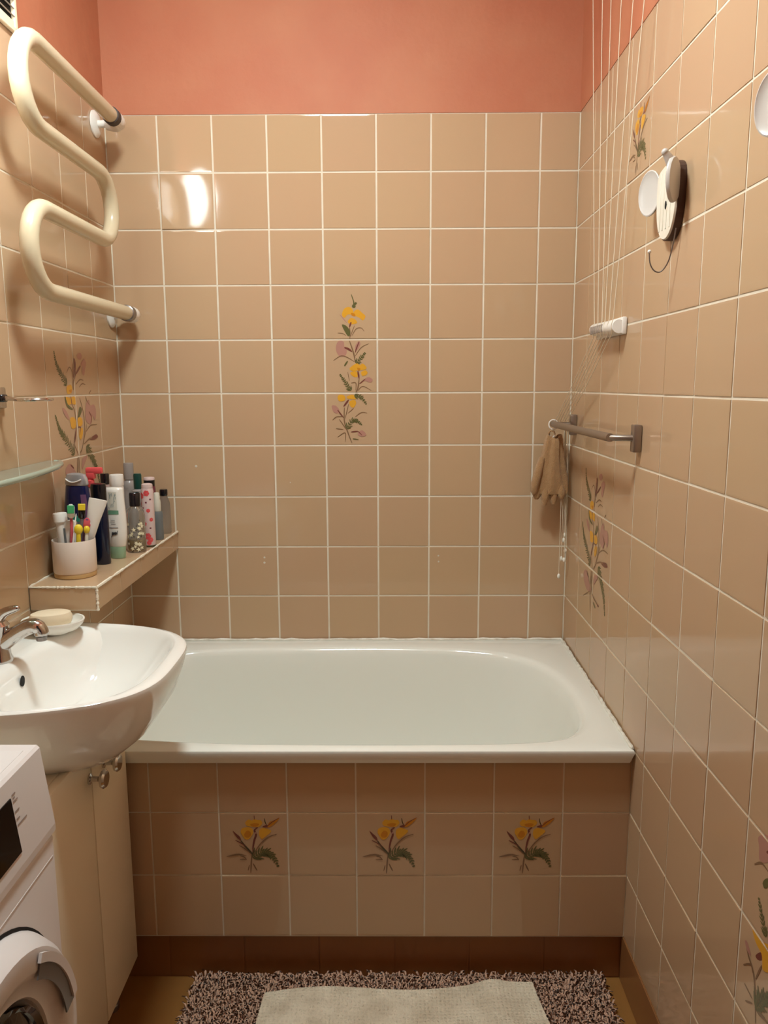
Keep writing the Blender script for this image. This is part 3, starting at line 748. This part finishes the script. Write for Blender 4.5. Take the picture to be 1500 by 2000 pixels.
# glove
gx, gy, gt = xb-.002, -.062, zr_-.034
t = thing('exfoliating_glove', (gx, gy, gt-.2), 'tan knitted washing glove hanging from the towel bar', 'glove')
secs = [(0, .021, .012, .002), (.012, .024, .016, .001), (.03, .026, .017, 0), (.06, .031, .018, -.002), (.095, .037, .018, -.003), (.125, .043, .018, -.003), (.150, .046, .0165, -.004), (.166, .045, .013, -.004)]
loops = []
for dz, hw, hd, sh in secs:
    l = []
    for i in range(40):
        a = 2*math.pi*i/40; fo = 1 + .13*math.cos(5*a+dz*9)*(1-dz*2) + .07*math.cos(9*a+2); l.append((gx+sh+hw*fo*math.cos(a), gy+hd*fo*math.sin(a), gt-dz + .006*math.sin(2*a+1)*(1 if dz < .05 else 0)))
    loops.append(l)
gl = MB().loft(loops, False, True)
inner = [[(gx+(p[0]-gx)*.86, gy+(p[1]-gy)*.8, p[2]-(.0 if k == 0 else .02)) for p in loops[min(k, 2)]] for k in range(2)]
gl.loft([loops[0], inner[0], inner[1]], False, True)
for k, (fx, ln, ti) in enumerate(((-.036, .022, -.10), (-.014, .038, -.03), (.010, .036, .03), (.031, .020, .12))):
    p0 = Vector((gx-.004+fx*.85, gy, gt-.140)); p1 = Vector((gx-.004+fx, gy-.004*(k % 2), gt-.160)); p2 = p1+Vector((ti*ln, 0, -ln*.6)); p3 = p1+Vector((ti*ln, 0, -ln))
    gl.tube([p0, p1, p2, p3], [.0125, .0125, .0110, .0055], 12)
gl.tube([(gx-.030, gy-.008, gt-.06), (gx-.042, gy-.012, gt-.10), (gx-.050, gy-.012, gt-.135), (gx-.052, gy-.010, gt-.158), (gx-.052, gy-.01, gt-.166)], [.009, .012, .012, .010, .005], 12)
gl.build('glove_knit', 'glove', t)
MB().tube([(gx-.004+.009*math.cos(a), gy, gt+.004+.012*math.sin(a)) for a in [math.pi*i/10 for i in range(11)]], .0022, 6).build('hanging_loop', 'glove', t)

# ------------------------------------------------------------ clothesline cords and cleat
t = thing('clothesline', (W, -.42, FZ+.16), 'white clothesline cords running from the ceiling to a cleat on the right wall', 'clothesline')
zc = FZ+.152
body = MB().tube([(W-.018, -.302, zc+.003), (W-.018, -.312, zc+.003), (W-.018, -.50, zc-.003), (W-.018, -.514, zc-.003)], [.010, .0145, .0165, .0145], 18)
body.rbox((W-.012, -.520, zc-.020), (W-.0006, -.300, zc+.018), .003, 2)
body.build('cleat', 'plastic_white', t)
for k in range(6): MB().rbox((W-.0355, -.338-.019*k, zc-.010), (W-.031, -.332-.019*k, zc+.008), .0008, 1).build('cleat_rib', 'vent_slat', t)
MB().lathe([(.0150, -.0025), (.0160, -.001), (.0160, .001), (.0150, .0025)], (W-.018, -.516, zc-.003), 18, axis='y').build('end_cap', 'plastic_white', t)
yb = [-.350, -.383, -.419, -.446, -.480, -.513]; slope = [.185, .113, .058, -.028, -.119, -.20]
bx = [(W-.016, -.414), (W-.020, -.429), (W-.014, -.460), (W-.026, -.483), (W-.018, -.486), (W-.033, -.534)]
for k in range(6):
    top = (W-.026, yb[k]+slope[k]*(Z_CEIL-FZ-.2), Z_CEIL-.001)
    e = (W-.056+.0065*k, -.062-.002*k, zr_+.0105); q = Vector((bx[k][0], -.048-.003*k, FZ+bx[k][1]))
    MB().tube([top, (W-.030, yb[k], zc+.016), (W-.034, yb[k], zc), (W-.030, yb[k]+.006, zc-.018), ((W-.03+e[0])/2, (yb[k]+e[1])/2, (zc+e[2])/2-.012), e, (q.x+(e[0]-q.x)*.25, e[1]+.006, zr_-.02), (q.x, q.y, zr_-.12), q], .0009, 6).build('cord', 'cord', t)
    MB().sphere(q, (.0046, .0046, .0074), 10, 8).build('cord_end', 'bead', t)

# ------------------------------------------------------------ hook plaques on the right wall
t = thing('wall_hook', (W, -.775, FZ+.35), 'white plaque hook with two round ears and a wire hook on the right wall', 'hook')
yc_, zc_ = -.782, FZ+.355
out = cr([(-.052, .052, 0), (-.02, .066, 0), (.02, .066, 0), (.050, .050, 0), (.054, .01, 0), (.048, -.03, 0), (.032, -.058, 0), (.008, -.070, 0), (-.018, -.066, 0), (-.040, -.045, 0), (-.052, -.01, 0)], 4, True)
lo = lambda h, k: [(W-h, yc_-p.x*k, zc_+p.y*k) for p in out]
MB().loft([lo(.0006, 1), lo(.014, 1)], True, True, 0, True, False).build('plaque_edge', 'plaque_edge', t)
MB().loft([lo(.0141, .97), lo(.0175, .95)], True, True, 0, True, False).build('plaque', 'plaque_white', t)
for gyv in (-.03, -.012, .006, .024): MB().rbox((W-.0186, yc_-gyv-.0025, zc_-.05), (W-.0172, yc_-gyv+.0025, zc_+.055), .0004, 1).build('wood_strip', 'plaque_white', t)
MB().lathe([(.0045, -.0192), (.0045, -.0165)], (W, yc_-.004, zc_-.008), 12, axis='x', sy=1.7).build('nail_hole', 'dark_hole', t)
def ear(base, tang, nrm, r, name='ear'):
    tang = Vector(tang).normalized(); nrm = Vector(nrm).normalized(); up = tang.cross(nrm); M = Matrix((tang, ZV, nrm)).transposed().to_4x4(); M.translation = Vector(base)+tang*r*.62
    e_ = MB().lathe([(.10, -.0035), (.70, -.0040), (.95, -.0028), (1.0, .0006), (1.0, .0034), (.95, .0042), (.86, .0026), (.60, .0006), (.10, .0002)], (0, 0, 0), 28, r*.82, r*1.18); e_.xf(M); return e_
ear((W-.014, -.728, zc_+.030), (-.42, .91, 0), (-.80, -.60, 0), .036).build('ear', 'hook_white', t)
e2 = ear((W-.014, -.832, zc_+.022), (-.66, -.75, 0), (-.75, .66, 0), .033); e2.tube([(W-.033, -.848, zc_+.045), (W-.040, -.850, zc_+.058), (W-.047, -.852, zc_+.066)], [.008, .0075, .0055], 12); e2.sphere((W-.047, -.852, zc_+.066), .0062, 12, 8); e2.build('ear', 'hook_white', t)
MB().tube(cr([(W-.010, -.822, zc_-.055), (W-.012, -.815, zc_-.085), (W-.016, -.806, zc_-.112), (W-.026, -.800, zc_-.128), (W-.038, -.798, zc_-.126), (W-.046, -.797, zc_-.112), (W-.048, -.797, zc_-.094)], 4), .0012, 6).build('wire_hook', 'grey_metal', t)
MB().sphere((W-.048, -.797, zc_-.092), .0036, 10, 8).build('hook_ball', 'plastic_white', t)
h2 = copy_tree(t); h2.location = (W, -.775-.492, FZ+.35); tag(h2, 'white plaque hook cut off at the right edge, one ear in view', 'hook')
tag(t, group='white plaque hooks on the right wall'); tag(h2, group='white plaque hooks on the right wall')

# ------------------------------------------------------------ toiletries on the ledge
Z0 = ZL + .0006
FACE = math.radians(-18)          # bottles turned a little to the room
def bottle(name, xy, label, cat, parts, rz=FACE, group='toiletries on the tiled ledge'):
    t = thing(name, (xy[0], xy[1], Z0), label, cat, group, rz)
    for pn_, m, prof, sx, sy in parts: MB().lathe(prof, (0, 0, 0), 28, sx, sy).build(pn_, m, t, local=True)
    return t
def wrap(prof, sx, sy, a0, a1, z0, z1, off=.0005, n=10, k=6, sh=0.0):
    """patch hugging a bottle's side; a in degrees from the front"""
    def rad(z):
        for (r0, h0), (r1, h1) in zip(prof[:-1], prof[1:]):
            if h1 > h0 and h0 <= z <= h1: return r0+(r1-r0)*(z-h0)/(h1-h0)
        return prof[-1][0]
    vs = []
    for j in range(k+1):
        z = z0+(z1-z0)*j/k
        for i in range(n+1):
            a = math.radians(-90+a0+(a1-a0)*i/n+sh*j/k); r = rad(z); vs.append(((r*sx+off)*math.cos(a), (r*sy+off)*math.sin(a), z))
    return MB().add(vs, [(j*(n+1)+i, j*(n+1)+i+1, (j+1)*(n+1)+i+1, (j+1)*(n+1)+i) for j in range(k) for i in range(n)])
# toothbrush cup
cu = Vector((.0615, -.5470, Z0))
t = thing('toothbrush_cup', cu, 'off white ceramic tumbler with a wooden base, full of toothbrushes', 'cup', 'toiletries on the tiled ledge')
MB().lathe([(.0450, 0), (.0460, .001), (.0462, .0085), (.0455, .010)], (0,0,0), 36).build('wooden_base', 'wood', t, local=True)
MB().lathe([(.0455, .0102), (.0475, .014), (.0475, .082), (.0468, .0855), (.0452, .0850), (.0448, .082), (.0440, .016), (.004, .014)], (0,0,0), 40).build('tumbler', 'cup', t, local=True)
def stick(name, label, cat, base, top, parts):
    """a thing leaning in the cup; parts are built along its axis (local z)"""
    b = cu+Vector(base); d = (cu+Vector(top))-b; L_ = d.length; zx = d.normalized(); xx_ = Vector((.94, .34, 0)); xx_ = (xx_-zx*xx_.dot(zx)).normalized(); q = Matrix((xx_, zx.cross(xx_), zx)).transposed().to_quaternion()
    o = thing(name, b, label, cat, 'brushes and tubes in the cup'); o.rotation_mode = 'QUATERNION'; o.rotation_quaternion = q
    for pn_, m, fn in parts: fn(MB(), L_).build(pn_, m, o, local=True)
    return o
def handle(r0, r1, w=1.0, upto=1.0): return lambda mb, L_: mb.lathe([(r0*.6, 0), (r0, .01), (r0*1.1, L_*.35), (r1, L_*.62), (r1*.9, L_*upto-.004), (r1*.3, L_*upto)], (0,0,0), 12, w, .8)
def head(r, h0): return lambda mb, L_: mb.lathe([(r*.5, L_-h0), (r, L_-h0+.004), (r, L_-.006), (r*.4, L_)], (0,0,0), 14, 1, .55)
def bris(w, z0_, z1_, y=-.004): return lambda mb, L_: mb.rbox((-w, y-.007, L_-z0_), (w, y+.001, L_-z1_), .0008, 1)
stick('toothpaste_tube', 'toothpaste tube with a white screw cap on top, at the left of the cup', 'toothpaste', (-.020, -.002, .016), (-.026, -.004, .146), [
    ('tube', 'white_gloss', lambda mb, L_: mb.lathe([(.002, 0), (.010, .03), (.0115, L_-.03), (.0115, L_-.024)], (0,0,0), 22)),
    ('cap', 'plastic_white', lambda mb, L_: mb.lathe([(.0125, L_-.0235), (.0130, L_-.021), (.0150, L_-.019), (.0155, L_-.003), (.0145, L_)], (0,0,0), 26)),
    ('label_print', 'grey_blue', lambda mb, L_: mb.rbox((.0040, -.0120, .06), (.0085, -.0085, L_-.034), .0008, 1))])
stick('electric_toothbrush', 'white thick handled toothbrush standing in the cup', 'toothbrush', (-.008, .002, .016), (-.005, .000, .128), [
    ('handle', 'white_gloss', lambda mb, L_: mb.lathe([(.010, 0), (.0155, .02), (.0162, L_-.02), (.0150, L_-.004), (.012, L_)], (0,0,0), 22, 1.0, .7)),
    ('grip', 'pink_pale', lambda mb, L_: mb.rbox((-.006, -.0125, .05), (.006, -.0085, L_-.05), .003, 2))])
stick('toothbrush', 'pink and white toothbrush with green bristles in the cup', 'toothbrush', (.002, -.018, .016), (.005, -.014, .168), [
    ('handle', 'pink_red', handle(.0045, .0032)), ('brush_head', 'white_gloss', head(.0080, .032)), ('bristles', 'green', bris(.0074, .020, .002, -.005))])
stick('toothbrush', 'grey and black toothbrush with a yellow tip in the cup', 'toothbrush', (.018, -.006, .016), (.026, -.004, .168), [
    ('handle', 'lens_grey', handle(.0050, .0042)), ('brush_head', 'black_gloss', head(.0082, .036)), ('bristles', 'yellow', bris(.0078, .014, .000, -.005))])
stick('dental_pick', 'thin white dental pick leaning in the cup', 'dental pick', (.002, -.036, .016), (.020, -.024, .148), [
    ('shaft', 'white_gloss', lambda mb, L_: mb.lathe([(.0015, 0), (.0020, L_*.5), (.0012, L_-.003), (.0006, L_)], (0,0,0), 8))])
stick('toothbrush', 'yellow toothbrush with a rounded head low in the cup', 'toothbrush', (.018, -.026, .016), (.024, -.026, .118), [
    ('handle', 'label_cream', handle(.0045, .0040)), ('brush_head', 'yellow', lambda mb, L_: mb.sphere((0, 0, L_-.006), (.0095, .007, .012), 14, 8)), ('stripe', 'yellow', lambda mb, L_: mb.lathe([(.0048, L_*.45), (.0054, L_*.55), (.0050, L_*.84)], (0,0,0), 12, 1, .9))])
stick('toothbrush', 'dark purple toothbrush leaning to the right of the cup', 'toothbrush', (.016, -.012, .016), (.040, -.012, .136), [
    ('handle', 'purple', handle(.0060, .0052)), ('brush_head', 'pink_red', head(.0072, .028))])
stick('cream_tube', 'white cream tube with a flat crimped end leaning out to the right of the cup', 'tube', (.008, .021, .018), (.060, .008, .176), [
    ('tube', 'white_gloss', lambda mb, L_: mb.loft([[(rx*math.cos(2*math.pi*i/24), ry*math.sin(2*math.pi*i/24), z) for i in range(24)] for rx, ry, z in ((.006, .006, 0), (.010, .010, .02), (.0115, .0105, .07), (.0150, .0080, L_-.05), (.0195, .0035, L_-.012), (.0200, .0016, L_))])),
    ('print_band', 'pink_red', lambda mb, L_: mb.rbox((-.0135, -.0112, L_-.085), (-.004, -.0060, L_-.060), .0010, 1))])
stick('toothbrush', 'cream toothbrush with a yellow tip against the right rim of the cup', 'toothbrush', (.030, -.014, .016), (.0395, -.018, .116), [
    ('handle', 'label_cream', handle(.0040, .0040)), ('brush_head', 'yellow', lambda mb, L_: mb.sphere((0, 0, L_-.006), (.0072, .006, .009), 14, 8))])
# navy shampoo with a silver cap
pf = [(.74, 0), (.78, .004), (.98, .05), (1.0, .085), (.90, .15), (.74, .196), (.70, .200)]
t = bottle('shampoo_bottle', (.048, -.4740), 'dark navy shampoo bottle with a silver cap behind the cup', 'bottle', [('body', 'navy', pf, .0420, .0190),
    ('cap', 'silver', [(.70, .2005), (.76, .203), (.72, .216), (.60, .226), (.30, .229), (.05, .2295)], .0420, .0190)])
wrap(pf, .0420, .0190, -34, 30, .085, .130).build('label', 'grey_blue', t, local=True)
wrap(pf, .0420, .0190, 34, 62, .095, .180).build('label_edge', 'purple', t, local=True)
wrap(pf, .0420, .0190, -2, 32, .116, .130, .0009).build('label_mark', 'teal', t, local=True)
MB().tube([(x, -.0149*math.sqrt(max(0,1-(x/.0315)**2))-.0004, .2155-.007*(1-(x/.022)**2)) for x in [-.022+.044*i/12 for i in range(13)]], .0014, 6).build('cap_highlight', 'white_gloss', t, local=True)  # highlight on the silver cap, painted in as a thin white curve
# red pump bottle
t = bottle('pump_bottle', (.042, -.372), 'bottle with a bright red pump nozzle at the back of the ledge', 'bottle', [('body', 'rosy_clear', [(.9, 0), (1, .004), (1, .15), (.8, .17), (.45, .178), (.45, .182)], .0155, .0155), ('collar', 'red', [(.5, .182), (.56, .184), (.56, .200), (.3, .203)], .0155, .0155)], rz=0)
MB().rbox((-.009, -.008, .203), (.012, .008, .224), .003, 2).rbox((-.010, -.008, .216), (.031, .007, .232), .004, 2).build('nozzle', 'red', t, local=True)
MB().rbox((.018, -.006, .190), (.026, .006, .220), .003, 2, mtx=Matrix.Rotation(-.25, 4, 'Y') @ Matrix.Translation((-.04, 0, -.008))).build('trigger', 'red', t, local=True)
bottle('shower_gel_bottle', (.0800, -.4260), 'slim black shower gel bottle between the cup and the white conditioner', 'bottle', [('body', 'midnight', [(.93, 0), (1, .003), (1, .10), (.96, .148), (.94, .150)], .0215, .0170), ('cap', 'black_gloss', [(.93, .1504), (.93, .190), (.86, .1975), (.4, .199)], .0215, .0170)])
t = bottle('lotion_bottle', (.055, -.312), 'rosy translucent bottle with a square black cap behind the conditioner', 'bottle', [('body', 'rosy_clear', [(.95, .03), (1, .034), (1, .165), (.7, .178), (.62, .182)], .0170, .0150), ('base', 'pink_red', [(.95, 0), (1, .003), (1, .0298)], .0170, .0150), ('cap', 'black_gloss', [(.66, .1824), (.68, .184), (.68, .208), (.62, .210)], .0170, .0150)])
bottle('cream_jar_bottle', (.064, -.252), 'white bottle with a round white lid behind the conditioner', 'bottle', [('body', 'white_gloss', [(.95, 0), (1, .003), (1, .165), (.96, .170)], .0175, .0175), ('cap', 'plastic_white', [(1.0, .1704), (1.03, .172), (1.03, .196), (.98, .200), (.9, .2005)], .0175, .0175)])
t = bottle('spray_bottle', (.050, -.112), 'grey spray bottle with a clear cap, the tallest at the back corner', 'bottle', [('body', 'grey_clear', [(.95, 0), (1, .003), (1, .150), (.8, .166), (.55, .170)], .0190, .0190), ('cap', 'grey_clear', [(.70, .1704), (.72, .172), (.72, .214), (.66, .217)], .0190, .0190)])
pw = [(1, 0), (1, .150), (.8, .166)]; rq = random.Random(8)
lb = MB()
for k in range(22):
    a = rq.uniform(-70, 70); z = rq.uniform(.128, .152); s_ = wrap(pw, .0190, .0190, a, a+rq.uniform(6, 14), z, z+rq.uniform(.002, .005), .0006, 3, 2); lb.add(s_.v, s_.f)
lb.build('label_print', 'ink_soft', t, local=True)
bottle('rinse_bottle', (.0915, -.166), 'pale grey bottle with a dark green cap', 'bottle', [('body', 'grey_clear', [(.95, 0), (1, .003), (1, .130), (.8, .146), (.52, .149), (.5, .150)], .0210, .0180), ('cap', 'teal_dark', [(.50, .1504), (.54, .152), (.55, .188), (.48, .193)], .0210, .0180)])
bottle('scrub_bottle', (.0945, -.073), 'maroon bottle with a black cap and pink lid near the back wall', 'bottle', [('body', 'maroon', [(.95, 0), (1, .003), (1, .138), (.95, .146)], .0165, .0165), ('cap', 'black_gloss', [(.90, .1464), (.94, .148), (.94, .164)], .0165, .0165), ('lid', 'pink_pale', [(.94, .1644), (.94, .170), (.85, .172)], .0165, .0165)])
# white conditioner standing on its mint cap
pc = [(.80, .0304), (.86, .034), (.98, .060), (1.0, .085), (.95, .13), (.86, .168), (.84, .176), (.70, .1795), (.2, .180)]
t = bottle('conditioner_bottle', (.0940, -.360), 'white conditioner bottle standing upside down on a mint green cap', 'bottle', [('body', 'white_gloss', pc, .0300, .0190), ('cap', 'mint', [(.70, 0), (.74, .002), (.79, .026), (.80, .030)], .0300, .0200)])
wrap(pc, .0300, .0190, -12, 38, .1245, .1700).build('picture_label', 'label_cream', t, local=True)
wrap(pc, .0300, .0190, -16, 44, .1140, .1240).build('green_band', 'label_green', t, local=True)
lf = MB(); rq = random.Random(2)
for k in range(16):
    a = rq.uniform(-9, 30); z = rq.uniform(.127, .162); s_ = wrap(pc, .0300, .0190, a, a+rq.uniform(2, 6), z, z+rq.uniform(.003, .009), .0009, 3, 3, sh=rq.uniform(-6, 6)); lf.add(s_.v, s_.f)
lf.build('picture_print', 'label_grey', t, local=True)
ik = MB()
for a0, a1, z0_, z1_ in ((0, 22, .0985, .0995), (-2, 22, .0945, .0955), (-12, 36, .0795, .0812)): s_ = wrap(pc, .0300, .0190, a0, a1, z0_, z1_, .0007, 8, 1); ik.add(s_.v, s_.f)
for k in range(6): s_ = wrap(pc, .0300, .0190, 2+4*k, 4.6+4*k, .0885, .0908, .0007, 2, 1); ik.add(s_.v, s_.f)
ik.build('small_print', 'ink_soft', t, local=True)
ng = MB()                                                     # bold script, upside down like the bottle
def on_c(a, z):
    r = .985; an = math.radians(-90+a); return (r*.0300+.0008)*math.cos(an), (r*.0190+.0008)*math.sin(an), z
for st_ in ([(-1, .0560), (2, .0600), (3, .0660), (5, .0690)], [(4, .0690), (6, .0630), (9, .0620), (10, .0670), (7, .0690)], [(11, .0690), (12, .0620), (14, .0680), (16, .0620), (17, .0690)], [(19, .0690), (19.5, .0625)], [(22, .0625), (25, .0640), (24, .0690), (21, .0680), (22, .0625)], [(27, .0690), (28, .0640), (31, .0650), (33, .0700), (33, .0730)]):
    ng.tube([on_c(*p) for p in cr([(a, z*1, 0) for a, z in st_], 4) and [(q[0], q[1]) for q in cr([(a, z, 0) for a, z in st_], 4)]], .0007, 5)
ng.build('name_print', 'ink', t, local=True)
# clear bottle with blossoms
pb = [(.92, 0), (1, .004), (1, .095), (.88, .112), (.55, .119), (.52, .1205)]
t = bottle('blossom_bottle', (.1195, -.2840), 'clear bottle with a black cap, amber liquid and white blossoms printed on it', 'bottle', [('body', 'clear', pb, .0245, .0230), ('liquid', 'amber', [(.86, .003), (.93, .006), (.93, .032), (.90, .033)], .0245, .0230), ('cap', 'black_gloss', [(.54, .1210), (.60, .122), (.60, .154), (.52, .1565)], .0245, .0230)])
rq = random.Random(21); fl = MB(); lv = MB()
for k in range(34):
    a = rq.uniform(-88, 84); z = rq.uniform(.008, .078); rot = rq.uniform(0, 6.28); s0 = rq.uniform(.0048, .0070)
    an = math.radians(-90+a); c_ = Vector((.0250*math.cos(an), .0236*math.sin(an), z)); tx = Vector((-math.sin(an), math.cos(an), 0))
    star = []
    for i in range(10):
        rr_ = s0*(1 if i % 2 == 0 else .42); w_ = rot+i*math.pi/5; star.append(c_+tx*rr_*math.cos(w_)+ZV*rr_*math.sin(w_))
    fl.add([c_]+star, [(0, 1+i, 1+(i+1) % 10) for i in range(10)], 0, False)
    for _ in range(2):
        a2 = math.radians(-90+a+rq.uniform(-20, 20)); q = Vector((.0248*math.cos(a2), .0233*math.sin(a2), z+rq.uniform(-.009, .009))); t2 = Vector((-math.sin(a2), math.cos(a2), 0)); u_ = rq.uniform(.001, .0022)
        lv.add([q+t2*u_, q+ZV*u_, q-t2*u_, q-ZV*u_], [(0, 1, 2, 3)], 0, False)
fl.build('blossom_print', 'flower_white', t, local=True); lv.build('leaf_print', 'leaf_dark', t, local=True)
# floral spray can
pk_ = [(.95, .004), (1, .007), (1, .150), (.9, .160)]
t = bottle('floral_can', (.1330, -.2180), 'slim pale pink spray can printed with red flowers, near the ledge edge', 'spray can', [('body', 'pink_pale', pk_, .0165, .0165), ('base_ring', 'leaf_dark', [(1.02, 0), (1.04, .001), (1.02, .004)], .0165, .0165), ('cap', 'pink_pale', [(.88, .1604), (.90, .162), (.86, .170), (.5, .172)], .0165, .0165)])
rq = random.Random(5); fl = MB(); lv = MB()
for a, z, s0 in ((-30, .140, .010), (25, .147, .009), (-55, .118, .008), (20, .030, .010), (45, .020, .008), (-5, .064, .007), (35, .100, .006), (60, .075, .006), (-40, .085, .006), (30, .012, .007)):
    an = math.radians(-90+a)
    for i in range(6):
        w_ = i*math.pi/3+a; da = s0*.5*math.cos(w_)/.0168; c_ = (z+s0*.5*math.sin(w_)); lo_ = []
        for q in range(8):
            r_ = s0*.42; a3 = an+da+r_*math.cos(q*math.pi/4)/.0168; lo_.append((.01695*math.cos(a3), .01695*math.sin(a3), c_+r_*math.sin(q*math.pi/4)))
        fl.add(lo_, [list(range(8))], 0, False)
for a, z in ((10, .120), (40, .050), (-20, .105), (50, .128)): s_ = wrap(pk_, .0165, .0165, a, a+16, z, z+.004, .0003, 3, 1); lv.add(s_.v, s_.f)
fl.add(lv.v, lv.f, 1, False); fl.build('flower_pattern', ['red', 'maroon'], t, local=True)
bottle('dropper_bottle', (.1285, -.1210), 'small grey bottle with a cream cap by the ledge edge', 'bottle', [('body', 'grey_blue', [(.95, 0), (1, .003), (1, .074), (.85, .080)], .0148, .0148), ('cap', 'label_cream', [(.66, .0804), (.72, .083), (.70, .108), (.55, .116), (.50, .132), (.4, .134)], .0148, .0148)])
pg = [(.92, 0), (1, .003), (1, .070), (.9, .092), (.6, .108), (.52, .112)]
t = bottle('oil_bottle', (.1215, -.0290), 'small clear bottle with a black cap and teal label, nearest the back wall', 'bottle', [('body', 'clear', pg, .0180, .0180), ('cap', 'black_gloss', [(.60, .1124), (.64, .114), (.64, .128), (.58, .131)], .0180, .0180)])
wrap(pg, .0180, .0180, -75, -20, .030, .085).build('label', 'teal', t, local=True)
